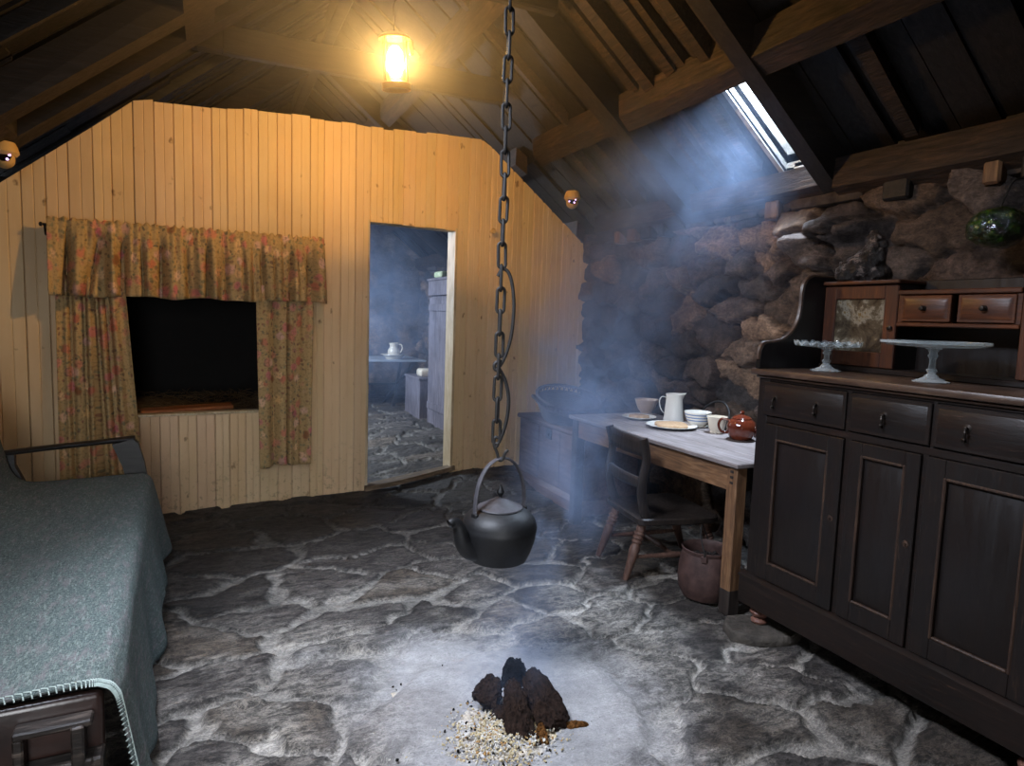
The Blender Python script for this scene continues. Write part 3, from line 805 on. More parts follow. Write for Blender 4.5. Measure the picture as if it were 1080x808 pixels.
# ------------------------------------------------------------------ chain and hooks
CX, CY = .905, 2.06
def chain():
    t = thing('pot_chain', 'long black iron chain hanging from the ridge over the hearth', 'chain', (CX, CY, .86))
    L, R, r = .088, .0125, .0056
    def link_me(name):
        bm = B(); pts = []
        for k in range(9): a = -PI/2+PI*k/8; pts.append((R*math.cos(a+PI/2)*1., 0, L/2-R-r*.2+R*math.sin(a+PI/2)))
        for k in range(9): a = PI/2+PI*k/8; pts.append((R*math.cos(a+PI/2), 0, -(L/2-R-r*.2)+R*math.sin(a+PI/2)))
        tube(bm, pts, r, 8, True)
        return build(name, bm, M['chain'], t)
    base = link_me('link'); rg = random.Random(3); p = L-2.2*r; n = int((RZ+.0-.86)/p)
    for i in range(n):
        o = base if i == 0 else base.copy()
        if i: COL.objects.link(o); o.parent = t
        o.location = (rg.uniform(-.001, .001), 0, .045+i*p); o.rotation_euler = (0, rg.uniform(-.03, .03), (PI/2 if i % 2 else 0)-.43+rg.uniform(-.2, .2))
    cr = V((.908, -.418, 0))          # across the picture
    def q(dx, z): return cr*dx+V((0, 0, z))
    # two curved pot hooks looped on the chain
    bm = B(); tube(bm, spline([q(-.012, .58), q(.004, .605), q(.026, .59), q(.040, .54), q(.046, .47), q(.040, .38), q(.022, .31), q(.0, .268), q(-.012, .262), q(-.014, .28), q(.002, .292), q(.012, .285)], 6), .0062, 8); build('hook', bm, M['chain'], t)
    bm = B(); tube(bm, spline([q(-.006, .272), q(.004, .262), q(.026, .22), q(.038, .16), q(.034, .09), q(.018, .03), q(.0, -.01)], 6), .0062, 8); build('hook', bm, M['chain'], t)
    bm = B(); tube(bm, spline([q(.012, .02), q(-.004, .025), q(-.008, .0), q(.004, -.03), q(.012, -.055), q(.024, -.052), q(.032, -.03), q(.042, -.018)], 6), .0055, 8); build('swivel_hook', bm, M['chain'], t)
    return t
chain()

# ------------------------------------------------------------------ kettle
def kettle():
    az = math.atan2(-.418, .908)+.62
    t = thing('kettle', 'big black iron kettle hanging over the peat fire', 'kettle', (CX+.022, CY, .445), (0, 0, az+PI))
    bm = B()
    lathe(bm, [(0, 0), (.092, 0), (.100, .004), (.112, .03), (.126, .072), (.1325, .108), (.134, .122), (.131, .128), (.131, .134), (.124, .152), (.108, .170), (.088, .182), (.076, .187), (.070, .185), (.070, .15)], 48)
    build('body', bm, M['iron'], t)
    spr = [.036-.020*min(1, i/30) for i in range(37)]
    bm = B(); tube(bm, spline([(.090, 0, .045), (.125, 0, .055), (.150, 0, .085), (.162, 0, .125), (.172, 0, .152), (.190, 0, .165), (.205, 0, .160)], 6), spr, 16, cap=False); build('spout', bm, M['iron'], t)
    lid = B(); lathe(lid, [(0, .226), (.02, .222), (.05, .206), (.072, .195), (.080, .192), (.082, .188), (.078, .186), (0, .186)], 40); l = build('lid', lid, M['lidiron'], t)
    bm = B(); lathe(bm, [(0, .272), (.004, .266), (.007, .258), (.012, .250), (.014, .243), (.010, .235), (.006, .228), (.008, .222), (0, .22)], 20); build('knob', bm, M['iron'], l)
    pts = []
    for k in range(25):
        a = PI*k/24; pts.append((.105*math.cos(a)*(1+.04*math.sin(a)), 0, .175+.19*math.sin(a)**.85 if 0 < k < 24 else .165))
    bm = B(); tube(bm, pts, .0105, 10, flat=(0, 1, 0)); build('handle', bm, M['lidiron'], t)
    for s in (-1, 1):
        bm = B(); box(bm, s*.105-.006, s*.105+.006, -.016, .016, .150, .182, .003); build('handle_lug', bm, M['iron'], t)
M['lidiron'] = plain('grey_iron', lin('#2c2b2e'), lin('#47454a'), .55, 30, .002, .5)  # iron of the lid and handle, lighter than the kettle body
kettle()

# ------------------------------------------------------------------ peat fire
def turf(name, base, top, w, th, m, seed, label, cat, roll=0.):
    base, top = V(base), V(top); d = top-base; L = d.length
    bm = B(); bmesh.ops.create_icosphere(bm, subdivisions=5, radius=1)
    P = np.array([v.co for v in bm.verts]); n = np.abs(P)
    q = P/((n**3.2).sum(1)**(1/3.2))[:, None]
    f = .72+.42*fbm(q[:, 0]*2.1+seed, q[:, 1]*2.1, q[:, 2]*2.1+7, s=seed, o=3)+.30*(fbm(q[:, 0]*7, q[:, 1]*7, q[:, 2]*7, s=seed+4, o=4)-.5)
    q = q*f[:, None]
    tap = 1-.28*np.clip(q[:, 2], -1, 1)
    q = q*np.stack([w/2*tap, th/2*tap, np.full(len(q), L/2)], 1)
    q += .004*(np.stack([vnoise(P[:, 0]*18, P[:, 1]*18, P[:, 2]*18, s=seed+k) for k in range(3)], 1)-.5)*2
    for v, c in zip(bm.verts, q): v.co = c
    o = build(name, bm, m, ang=None)
    o.location = (base+top)/2
    o.rotation_mode = 'QUATERNION'; o.rotation_quaternion = d.to_track_quat('Z', 'Y') @ Euler((0, 0, roll)).to_quaternion()
    return tag(o, label, cat)
fire_group = 'peat turfs on the hearth'
turf('peat_turf', (.843, 1.665, .0), (.872, 1.80, .14), .088, .06, M['peat'], 11, 'middle brown peat turf of the fire, nearest and pointed at the top', 'peat', .15)
turf('peat_turf', (.975, 1.675, .01), (.95, 1.83, .15), .115, .055, M['peat'], 23, 'right-hand brown peat turf of the fire, the broadest one', 'peat', .1)
turf('peat_turf', (.785, 1.83, .055), (.845, 1.87, .125), .085, .05, M['peat'], 37, 'small brown peat turf at the left edge of the fire, upper one', 'peat', .2)
turf('peat_turf', (.79, 1.76, .005), (.85, 1.775, .075), .085, .05, M['peat'], 51, 'cracked low peat turf under the small left one', 'peat', 0)
turf('peat_turf', (.905, 1.85, .085), (.90, 1.855, .178), .085, .075, M['burnt'], 69, 'burnt black peat lump standing at the back of the fire', 'peat', 0)
turf('peat_chip', (.905, 1.635, .012), (.915, 1.68, .055), .035, .02, M['chip'], 71, 'orange-brown chip between the middle and right peat turfs', 'peat', 0)
turf('peat_chip', (1.01, 1.69, .018), (1.085, 1.67, .018), .03, .018, M['chip'], 83, 'flat orange-brown splinter lying right of the fire', 'peat', 0)
def ashes():
    rg = random.Random(9); bm = B(); cl = bm.verts.layers.float_color.new('Col')
    def f(u, v):
        x = .56+.52*u; y = 1.52+.60*v
        d = math.hypot((x-.83)/.24, (y-1.75)/.23)
        n = float(fbm(x*25, y*25, s=3)); 
        return V((x, y, -.012+.052*max(0, 1-d)**.8+.030*n*max(0, 1.1-d)))
    g = grid(bm, 66, 66, f); base = list(bm.verts)
    for v in base:
        n = float(fbm(v.co.x*18, v.co.y*18, s=8)); a = lin('#b5b2b0'); b = lin('#c9b79a'); t = min(1, max(0, (n-.35)*3))
        v[cl] = (*[p+(q-p)*t for p, q in zip(a, b)], 1)
    pal = ['#bdb5a6', '#b5a482', '#c6c1b8', '#9c7a4e', '#b0aca8', '#baab89', '#191715', '#241d18']
    for i in range(3200):
        a = rg.uniform(0, 2*PI); r = abs(rg.gauss(0, .55)); x = .78+.23*r*math.cos(a); y = 1.70+.24*r*math.sin(a)
        if i > 3120: x = rg.uniform(.5, 1.2); y = rg.uniform(1.45, 2.2)
        d = math.hypot((x-.83)/.24, (y-1.75)/.23); z = .008+.05*max(0, 1-d)**.8
        if i > 3120: z = .012 if d < 1 else .006
        s = rg.choice([.0015, .002, .003, .004, .006]); n0 = len(bm.verts)
        c = lin(pal[-1 if i > 3120 else rg.choice([0, 0, 1, 1, 2, 2, 3, 4, 5, 5, 6])])
        r2 = bmesh.ops.create_icosphere(bm, subdivisions=1, radius=s, matrix=Matrix.Translation((x, y, z)) @ Euler((rg.random()*3, rg.random()*3, 0)).to_matrix().to_4x4() @ Matrix.Diagonal((1, rg.uniform(.5, 1), rg.uniform(.35, .8), 1)))
        for v in r2['verts']: v.co += V((rg.uniform(-1, 1), rg.uniform(-1, 1), rg.uniform(-1, 1)))*s*.25; v[cl] = (*c, 1)
    tag(build('ash', bm, M['ash'], smooth=False), 'pale crumbly peat ash heaped round the turfs', 'ash', kind='stuff')
ashes()

# ------------------------------------------------------------------ chest and basket
def chest():
    t = thing('wooden_chest', 'low brown plank chest between the boarded wall and the table', 'chest', (2.25, 3.66, 0))
    bm = B(); box(bm, 0, .52, 0, 1.0, .06, .515, .006); build('body', bm, M['chest'], t)
    bm = B(); box(bm, -.02, .54, -.02, 1.02, .517, .55, .008); build('lid', bm, M['chest'], t)
    bm = B(); prism(bm, [(-.03, .0), (.53, .0), (.53, .075), (.0, .10), (-.012, .085), (-.03, .07)], -.02, 1.02, Matrix(((1, 0, 0, 0), (0, 0, 1, 0), (0, 1, 0, 0), (0, 0, 0, 1)))); build('plinth', bm, M['chest'], t)
    bm = B(); box(bm, -.006, .002, .335, .345, .11, .50, .002); build('batten', bm, M['chest'], t)
    bm = B(); box(bm, -.006, .002, .66, .667, .11, .5, .002); build('batten', bm, M['chest'], t)
    bm = B(); box(bm, -.008, .0, .46, .54, .43, .51, .003); lathe(bm, [(0, 0), (.012, 0), (.010, .006), (0, .007)], 14, Matrix.Translation((-.008, .5, .465)) @ Matrix.Rotation(-PI/2, 4, 'Y')); build('lock_plate', bm, M['iron'], t)
chest()
def basket():
    t = thing('basket', 'round dark wicker basket tilted on top of the plank chest', 'basket', (2.38, 4.17, .575), (math.radians(17), math.radians(2), -.1))
    bm = B(); prof = [(0, 0), (.17, 0)]
    for k in range(28):
        u = k/27; prof.append((.175+.06*u+.004*(1 if k % 2 else -1), .005+.12*u))
    prof += [(.222, .122)]
    for k in range(20):
        u = 1-k/19; prof.append((.16+.055*u+.003*(1 if k % 2 else -1), .016+.10*u))
    prof.append((0, .016)); lathe(bm, prof, 72); build('bowl', bm, M['basket'], t, ang=60)
    bm = B()
    for k in range(40):
        a = 2*PI*k/40; pts = []
        for j in range(7):
            b = j/6; aa = a+(b-.5)*2*PI/40*1.15; pts.append(((.232+.004*b)*math.cos(aa), (.232+.004*b)*math.sin(aa), .122+.042*math.sin(PI*b)))
        tube(bm, pts, .0045, 5)
    build('openwork_border', bm, M['basket'], t)
    bm = B(); pts = [(.240*math.cos(2*PI*k/72), .240*math.sin(2*PI*k/72), .168+.002*math.sin(k*3)) for k in range(72)]; tube(bm, pts, .011, 8, True)
    pts = [(.238*math.cos(2*PI*k/72), .238*math.sin(2*PI*k/72), .122+.002*math.cos(k*3)) for k in range(72)]; tube(bm, pts, .008, 8, True); build('rim', bm, M['basket'], t)
    for s in (-1, 1):
        bm = B(); tube(bm, spline([(s*.235, -.05, .15), (s*.275, -.03, .165), (s*.285, 0, .168), (s*.275, .03, .165), (s*.235, .05, .15)], 5), .009, 8); build('handle', bm, M['basket'], t)
basket()

# ------------------------------------------------------------------ table and what stands on it
TZ = .70
def table():
    t = thing('side_table', 'long bare pine table against the rubble wall, scrubbed grey top', 'table', (2.08, 2.12, 0))
    bm = B(); box(bm, -.005, .19, -.005, 1.47, TZ-.022, TZ, .004); box(bm, .192, .385, -.008, 1.465, TZ-.022, TZ, .004); box(bm, .387, .60, -.005, 1.47, TZ-.022, TZ, .004); build('table_top', bm, M['ttop'], t)
    bm = B(); box(bm, .02, .045, .075, 1.385, .565, TZ-.024, .003); build('front_rail', bm, M['pine'], t)
    bm = B(); box(bm, .545, .57, .075, 1.385, .565, TZ-.024, .003); build('back_rail', bm, M['pine'], t)
    for y in (.02, 1.40):
        bm = B(); box(bm, .065, .53, y+.01, y+.035, .565, TZ-.024, .003); build('side_rail', bm, M['darkleg'], t)
    for x, y, m in ((.012, .012, 'pinez'), (.012, 1.385, 'darkleg'), (.53, .012, 'darkleg'), (.53, 1.385, 'darkleg')):
        bm = B(); box(bm, x, x+.062, y, y+.062, 0, TZ-.023, .004); l = build('leg', bm, M[m], t)
        if m == 'pinez':
            bm = B()
            for z in (.60, .625, .65): box(bm, x-.0015, x+.002, y+.02, y+.04, z, z+.012, .0005)
            build('peg', bm, M['darkleg'], l)
            bm = B(); box(bm, x-.001, x+.063, y-.001, y+.063, 0, .12, .004); build('dark_foot', bm, M['darkleg'], l)  # lowest part of the pine leg in the darker wood
table()
def lathe_thing(name, prof, m, loc, label, cat, n=40, rot=0):
    bm = B(); lathe(bm, prof, n); o = build(name, bm, m); o.location = loc; o.rotation_euler.z = rot
    return tag(o, label, cat)
def bowlprof(rb, rt, h, foot=.006, t=.004, curve=.6):
    out = [(0, foot*.5), (rb*.9, foot*.5), (rb*.92, 0), (rb, 0), (rb, foot)]; inn = []
    for k in range(1, 11):
        u = k/10; r = rb+(rt-rb)*u**curve; out.append((r, foot+(h-foot)*u)); inn.append((r-t, foot+t+(h-foot-t)*u if k < 10 else h))
    return out+[(rt-t*.3, h+.0015)]+inn[::-1]+[(rb*.7, foot+t), (0, foot+t)]
lathe_thing('bowl', bowlprof(.038, .078, .088), M['tan'], (2.66, 3.57, TZ), 'plain tan stoneware bowl at the far end of the table', 'bowl')
bb = thing('bowl', 'blue banded white bowl between the jug and the cup', 'bowl', (2.60, 2.99, TZ))
bm = B(); lathe(bm, bowlprof(.042, .078, .083), 40); build('body', bm, M['white'], bb)
for z in (.036, .052, .069):
    u = (z-.006)/.077; r = .042+.036*u**.6
    bm = B(); lathe(bm, [(r-.001, z-.004), (r+.0012, z-.003), (r+.0018, z+.003), (r-.001, z+.004)], 40); build('band', bm, M['blue'], bb)
lathe_thing('saucer', [(0, .004), (.035, .003), (.036, 0), (.042, 0), (.06, .008), (.066, .013), (.064, .014), (.04, .0065), (0, .006)], M['white'], (2.60, 2.99, TZ-.0005), 'white saucer under the blue banded bowl', 'saucer')
bb.location.z = TZ+.0062
def fluted(bm, prof, n, lobes, amp):
    rr = lathe(bm, prof, n)
    for ring in rr:
        if len(ring) > 1:
            for i, v in enumerate(ring):
                k = 1+amp*abs(math.cos(lobes*PI*i/n)); v.co.x *= k; v.co.y *= k
jug = thing('jug', 'tall white china jug near the middle of the table', 'jug', (2.60, 3.21, TZ), (0, 0, 2.75))
bm = B(); rr = lathe(bm, [(0, .003), (.052, .003), (.055, 0), (.060, .002), (.062, .012), (.058, .03), (.054, .09), (.050, .135), (.051, .155), (.054, .168), (.052, .170), (.047, .15), (.048, .10), (.054, .02), (0, .01)], 40)
for ring in rr:
    for v in ring:
        if v.co.z > .14 and v.co.x < -.02: k = (v.co.z-.14)/.03; f = max(0, 1-abs(v.co.y)/.03); v.co.x -= .022*k*f; v.co.z += .006*k*f
build('body', bm, M['white'], jug)
bm = B(); tube(bm, spline([(.048, 0, .145), (.078, 0, .150), (.092, 0, .125), (.086, 0, .085), (.068, 0, .055), (.055, 0, .05)], 6), .0058, 10, flat=(0, 1, 0)); build('handle', bm, M['white'], jug)
def plate(r, loc, label):
    lathe_thing('plate', [(0, .004), (r*.55, .004), (r*.57, 0), (r*.62, 0), (r*.7, .006), (r, .018), (r*.995, .020), (r*.68, .0105), (r*.6, .008), (0, .008)], M['white'], loc, label, 'plate', 48)
plate(.105, (2.43, 3.33, TZ), 'small white plate at the far side of the table, holding the small oatcake')
plate(.145, (2.42, 3.00, TZ), 'large white plate at the front edge of the table, holding the long oatcake')
def oatcake(loc, sx, sy, rot, seed, label):
    bm = B(); n = 40; pts = []
    for k in range(n):
        a = 2*PI*k/n; c, s_ = math.cos(a), math.sin(a); e = 3.2
        r = 1/((abs(c)**e+abs(s_)**e)**(1/e)); r *= 1+.08*(float(vnoise(k*.7, seed))-.5); pts.append((sx*r*c, sy*r*s_))
    vs = []
    for f, z in ((.94, 0), (1, .004), (1, .011), (.95, .015), (.5, .0165)): vs.append([bm.verts.new((x*f, y*f, z+.002*float(vnoise(x*80, y*80, seed))*(z > .01))) for x, y in pts])
    for A, Bq in zip(vs, vs[1:]):
        for i in range(n): bm.faces.new((A[i], A[(i+1) % n], Bq[(i+1) % n], Bq[i]))
    bm.faces.new(vs[0][::-1]); bm.faces.new(vs[-1])
    o = build('oatcake', bm, M['oatcake']); o.location = loc; o.rotation_euler.z = rot; tag(o, label, 'oatcake')
oatcake((2.43, 3.33, TZ+.009), .052, .058, .3, 3, 'small square oatcake on the small plate')
oatcake((2.42, 3.00, TZ+.009), .088, .098, -.45, 9, 'long pale oatcake covering the large plate')
cup = thing('cup', 'cream fluted cup beside the brown teapot', 'cup', (2.565, 2.79, TZ), (0, 0, .2))
bm = B(); fluted(bm, [(0, .004), (.030, .004), (.033, 0), (.036, .004), (.034, .012), (.042, .03), (.048, .06), (.053, .088), (.056, .093), (.053, .093), (.046, .06), (.036, .016), (0, .012)], 64, 10, .04); build('body', bm, M['cream'], cup)
bm = B(); tube(bm, spline([(.047, 0, .075), (.07, 0, .078), (.078, 0, .06), (.066, 0, .038), (.045, 0, .034)], 6), .004, 8); build('handle', bm, M['cream'], cup)
lathe_thing('table_mat', [(0, .006), (.07, .006), (.073, .004), (.073, .001), (.07, 0), (0, 0)], M['basket'], (2.535, 2.575, TZ), 'round dark mat under the brown teapot', 'mat')
tp = thing('teapot', 'brown glazed lidded teapot half hidden behind the dresser', 'teapot', (2.535, 2.575, TZ+.006), (0, 0, -.7))
bm = B(); fluted(bm, [(0, .004), (.045, .004), (.048, 0), (.052, .004), (.062, .018), (.072, .045), (.073, .07), (.064, .095), (.048, .108), (.044, .11), (.044, .10), (0, .10)], 64, 12, .02); build('body', bm, M['brown_glaze'], tp)
bm = B(); lathe(bm, [(.05, .107), (.05, .112), (.036, .122), (.012, .130), (.008, .134), (.012, .142), (.010, .149), (0, .152)], 32); build('lid', bm, M['brown_glaze'], tp)
bm = B(); tube(bm, spline([(.062, 0, .035), (.095, 0, .05), (.112, 0, .085), (.128, 0, .105)], 6), [.018]*7+[.014]*6+[.010]*6, 12); build('spout', bm, M['brown_glaze'], tp)
bm = B(); tube(bm, spline([(-.062, 0, .095), (-.10, 0, .10), (-.115, 0, .07), (-.10, 0, .035), (-.066, 0, .03)], 6), .007, 10); build('handle', bm, M['brown_glaze'], tp)
bm = B(); tube(bm, spline([(2.66, 3.06, .70), (2.70, 3.07, .78), (2.745, 3.03, .835), (2.76, 2.96, .845), (2.75, 2.90, .80), (2.72, 2.87, .74), (2.68, 2.86, .703)], 7), .006, 8)
tag(build('iron_loop', bm, M['iron']), 'black curved iron loop standing against the wall behind the cup', 'iron loop')

# ------------------------------------------------------------------ low chair
def chair():
    t = thing('chair', 'low dark wooden chair with turned legs drawn up to the table', 'chair', (1.985, 2.80, 0), (0, 0, math.radians(-9)))
    sz = .325
    bm = B(); poly = [(-.02, -.19), (.0, -.215), (.2, -.235), (.38, -.24), (.42, -.215), (.43, 0), (.42, .215), (.38, .24), (.2, .235), (0, .215), (-.02, .19)]
    grid_n = 14; n = len(poly)
    def ins(f, z, dish): return [bm.verts.new((.2+(x-.2)*f, y*f, z-dish)) for x, y in poly]
    L = [ins(.96, sz-.036, 0), ins(1, sz-.028, 0), ins(1, sz-.006, 0), ins(.97, sz, 0), ins(.8, sz, .006), ins(.5, sz, .014), ins(.2, sz, .016)]
    for A, Bq in zip(L, L[1:]):
        for i in range(n): bm.faces.new((A[i], A[(i+1) % n], Bq[(i+1) % n], Bq[i]))
    bm.faces.new(L[0][::-1]); bm.faces.new(L[-1]); build('seat', bm, M['chair'], t)
    def turned(p0, p1, rs, name, m, n=14):
        p0, p1 = V(p0), V(p1); d = p1-p0; L = d.length; Mx = Matrix.Translation(p0) @ d.to_track_quat('Z', 'Y').to_matrix().to_4x4()
        bm = B(); lathe(bm, [(0, 0)]+[(r, u*L) for u, r in rs]+[(0, L)], n, Mx); return build(name, bm, m, t)
    legp = [(0, .013), (.05, .016), (.2, .019), (.42, .024), (.56, .027), (.60, .021), (.62, .021), (.64, .028), (.67, .028), (.69, .021), (.71, .028), (.74, .028), (.76, .021), (.78, .028), (.81, .028), (.83, .021), (.88, .025), (.96, .02), (1, .018)]
    for x0, y0, x1, y1 in ((-.065, -.172, .03, -.15), (-.065, .172, .03, .15), (.47, -.19, .36, -.165), (.47, .19, .36, .165)):
        turned((x0, y0, .002), (x1, y1, sz-.03), legp, 'leg', M['chairleg'])
    st = [(0, .008), (.2, .011), (.42, .014), (.5, .017), (.58, .014), (.8, .011), (1, .008)]
    def lp(x0, y0, x1, y1, u): return (x0+(x1-x0)*u, y0+(y1-y0)*u, sz*u)
    for s in (-1, 1): turned(lp(-.065, s*.172, .03, s*.15, .36), lp(.47, s*.19, .36, s*.165, .36), st, 'stretcher', M['chairleg'])
    turned((.2, -.175, .117), (.2, .175, .117), st, 'stretcher', M['chairleg'])
    for s in (-1, 1):
        bm = B(); pts = spline([(.035, s*.185, sz-.02), (.0, s*.19, sz+.07), (-.012, s*.195, sz+.18), (.004, s*.2, sz+.30), (-.02, s*.202, sz+.405)], 6)
        tube(bm, pts, [.027-.004*i/len(pts) for i in range(len(pts))], 10, flat=(1, 0, 0)); build('back_post', bm, M['chair'], t)
    def rail(z0, z1, xo, name, th=.016):
        bm = B()
        def f(u, v):
            y = -.195+.39*u; c = -.028*math.sin(PI*u); return V((xo+c, y, z0+(z1-z0)*v+.006*math.sin(PI*u)*v))
        grid(bm, 14, 3, f); o = build(name, bm, M['chair'], t); md = o.modifiers.new('Solidify', 'SOLIDIFY'); md.thickness = th; md.offset = 0
        return o
    rail(sz+.315, sz+.40, -.008, 'crest_rail', .022); rail(sz+.15, sz+.20, -.006, 'back_slat')
chair()

# ------------------------------------------------------------------ iron pot of peat crumbs
pt = thing('iron_pot', 'rusty iron pot with a wire handle beside the front table leg', 'pot', (2.145, 2.345, 0), (0, 0, .75))
bm = B(); lathe(bm, [(0, 0), (.08, 0), (.105, .012), (.124, .05), (.130, .10), (.128, .15), (.120, .20), (.112, .225), (.116, .236), (.117, .243), (.113, .246), (.107, .236), (.104, .215), (.112, .16), (.113, .1), (.09, .03), (0, .02)], 44); build('body', bm, M['rust'], pt)
bm = B(); tube(bm, spline([(-.117, 0, .222), (-.122, 0, .25), (-.09, .02, .305), (-.02, .03, .345), (.05, .03, .33), (.105, .015, .27), (.12, 0, .222)], 6), .0035, 8); build('bail_handle', bm, M['chain'], pt)
for s in (-1, 1):
    bm = B(); box(bm, s*.118-.008, s*.118+.008, -.014, .014, .205, .236, .004); build('lug', bm, M['rust'], pt)
bm = B(); rg = random.Random(4)
grid(bm, 18, 18, lambda u, v: V(((u-.5)*.15*1.2, (v-.5)*.15*1.2, .175)))
for v in list(bm.verts):
    d = math.hypot(v.co.x, v.co.y)
    if d > .1: v.co.x *= .1/d; v.co.y *= .1/d
for i in range(260):
    a = rg.uniform(0, 2*PI); r = .095*math.sqrt(rg.random()); s = rg.uniform(.006, .014)
    bmesh.ops.create_icosphere(bm, subdivisions=1, radius=s, matrix=Matrix.Translation((r*math.cos(a), r*math.sin(a), .176+rg.uniform(0, .012))) @ Euler((rg.random()*3, rg.random()*3, 0)).to_matrix().to_4x4())
o = tag(build('peat_crumbs', bm, M['coal'], smooth=False), 'black peat crumbs filling the rusty pot', 'peat crumbs', kind='stuff'); o.location = pt.location

# ------------------------------------------------------------------ dresser
DX, DY = 2.10, 2.04      # front face, left end (towards the table)
def panel(bm, x, y0, y1, z0, z1, d, inset):
    """raised field: bevel running from the edge up to a proud flat"""
    a = [V((x, y0, z0)), V((x, y1, z0)), V((x, y1, z1)), V((x, y0, z1))]
    b = [V((x-d, y0+inset, z0+inset)), V((x-d, y1-inset, z0+inset)), V((x-d, y1-inset, z1-inset)), V((x-d, y0+inset, z1-inset))]
    A = [bm.verts.new(p) for p in a]; Bq = [bm.verts.new(p) for p in b]
    for i in range(4): j = (i+1) % 4; bm.faces.new((A[i], A[j], Bq[j], Bq[i]))
    bm.faces.new(Bq); bm.faces.new(A[::-1])
def frame4(bm, x0, x1, y0, y1, z0, z1, w, bev=.002, wb=None):
    wb = wb or w
    box(bm, x0, x1, y0, y0+w, z0, z1, bev); box(bm, x0, x1, y1-w, y1, z0, z1, bev)
    box(bm, x0, x1, y0+w, y1-w, z1-w, z1, bev); box(bm, x0, x1, y0+w, y1-w, z0, z0+wb, bev)
def dresser():
    t = thing('dresser', 'large dark oak dresser with panelled doors along the rubble wall', 'dresser', (DX, DY, 0))
    L = -1.14   # right end
    def b(name, m, *a, bev=.003, par=t):
        bm = B(); box(bm, *a, bev); return build(name, bm, M[m], par)
    bm = B(); box(bm, .0, .50, L, 0, .245, 1.098, .003)
    box(bm, -.006, .02, -.05, .004, .245, 1.095, .003); box(bm, -.006, .02, L, L+.05, .245, 1.095, .003)
    build('carcass', bm, M['oak'], t)
    bm = B(); box(bm, -.006, .01, -1.09, -.05, .905, .932, .002); box(bm, -.006, .01, -1.09, -.05, 1.077, 1.096, .002); box(bm, -.006, .01, -.434, -.420, .93, 1.08, .001); box(bm, -.006, .01, -.741, -.729, .93, 1.08, .001); box(bm, -.006, .01, -.452, -.424, .25, .91, .002); box(bm, -.006, .01, -.730, -.710, .25, .91, .002); build('face_frame', bm, M['oakh'], t)
    bm = B(); box(bm, -.036, .53, L-.03, .03, 1.100, 1.126, .007, None, 2); box(bm, -.02, .51, L-.012, .012, 1.088, 1.100, .004); build('top', bm, M['oaktop'], t)
    bm = B(); box(bm, -.03, .51, L-.02, .02, .112, .232, .004); prism(bm, [(-.032, .228), (-.032, .236), (-.012, .248), (.0, .252), (.0, .228)], L-.022, .022, Matrix(((1, 0, 0, 0), (0, 0, 1, 0), (0, 1, 0, 0), (0, 0, 0, 1)))); build('plinth', bm, M['oakh'], t)
    def pull(parent, y, z, rust=True):
        bm = B(); lathe(bm, [(0, 0), (.016, 0), (.014, .003), (.006, .005), (.005, .014), (.007, .018), (0, .02)], 16, Matrix.Translation((-.020, y, z)) @ Matrix.Rotation(-PI/2, 4, 'Y'))
        tube(bm, spline([(-.036, y, z), (-.040, y-.004, z-.012), (-.038, y-.002, z-.03), (-.034, y, z-.038)], 5), [.003]*4+[.0045]*6+[.007]*6, 8); build('drop_pull', bm, M['brass'], parent)
    for y0, y1, pulls in ((-.027, -.420, (.19, .70)), (-.434, -.729, (.48,)), (-.741, -1.09, (.3,))):
        bm = B(); box(bm, -.016, .012, y1, y0, .937, 1.073, .002); panel(bm, -.016, y1+.012, y0-.012, .949, 1.061, .007, .016); d = build('drawer', bm, M['oakh'], t)
        for f in pulls: pull(d, y0+(y1-y0)*f, 1.012)
    for y0, y1, w in ((-.055, -.424, .062), (-.452, -.710, .05), (-.730, -1.085, .062)):
        bm = B(); frame4(bm, -.018, .010, y1, y0, .253, .903, w, .002, .075); d = build('door', bm, M['oak'], t)
        bm = B(); panel(bm, -.004, y1+w, y0-w, .328, .903-w, .011, .032); build('panel', bm, M['oakpan'], d)
        bm = B(); g = .010; frame4(bm, -.021, -.006, y1+w-.004, y0-w+.004, .322, .903-w+.006, g, .003); build('moulding', bm, M['worn'], d)
        bm = B(); lathe(bm, [(0, 0), (.012, 0), (.011, .002), (.004, .003), (.004, .008), (.0, .008)], 14, Matrix.Translation((-.018, y1+w*.45, .60)) @ Matrix.Rotation(-PI/2, 4, 'Y')); build('escutcheon', bm, M['worn'], d)
    foot = [(0, 0), (.026, 0), (.034, .006), (.036, .016), (.03, .026), (.02, .034), (.03, .044), (.040, .058), (.042, .070), (.036, .084), (.026, .092), (.03, .098), (.034, .112), (0, .112)]
    for x, y in ((.035, -.05), (.46, -.05), (.035, L+.05), (.46, L+.05)):
        z0 = .034 if (x, y) == (.035, -.05) else 0
        bm = B(); lathe(bm, [(r, z0+z*(.113-z0)/.112) for r, z in foot], 24, Matrix.Translation((x, y, 0))); build('foot', bm, M['footwood'], t)
    # upper part
    z0 = 1.127; fx = .31
    up = [(-.035, z0), (-.035, 1.165), (-.032, 1.20), (-.02, 1.225), (.0, 1.232), (.06, 1.238), (.10, 1.25), (.135, 1.275), (.16, 1.305), (.178, 1.345), (.185, 1.40), (.186, 1.45), (.192, 1.48), (.21, 1.505), (.24, 1.518), (.29, 1.518), (.47, 1.515), (.47, z0)]
    for y in (-.022, L+.002):
        bm = B(); prism(bm, up, y, y+.022, Matrix(((1, 0, 0, 0), (0, 0, 1, 0), (0, 1, 0, 0), (0, 0, 0, 1)))); s = build('scroll_side', bm, M['black'], t)
        bm = B(); tube(bm, [V((a-.001, y+.011, c)) for a, c in spline2(up[1:-1])], .010, 6); build('scroll_edge', bm, M['oaktop'], s)
    b('back_board', 'oakpan', .455, .475, L+.022, -.022, z0, 1.50)
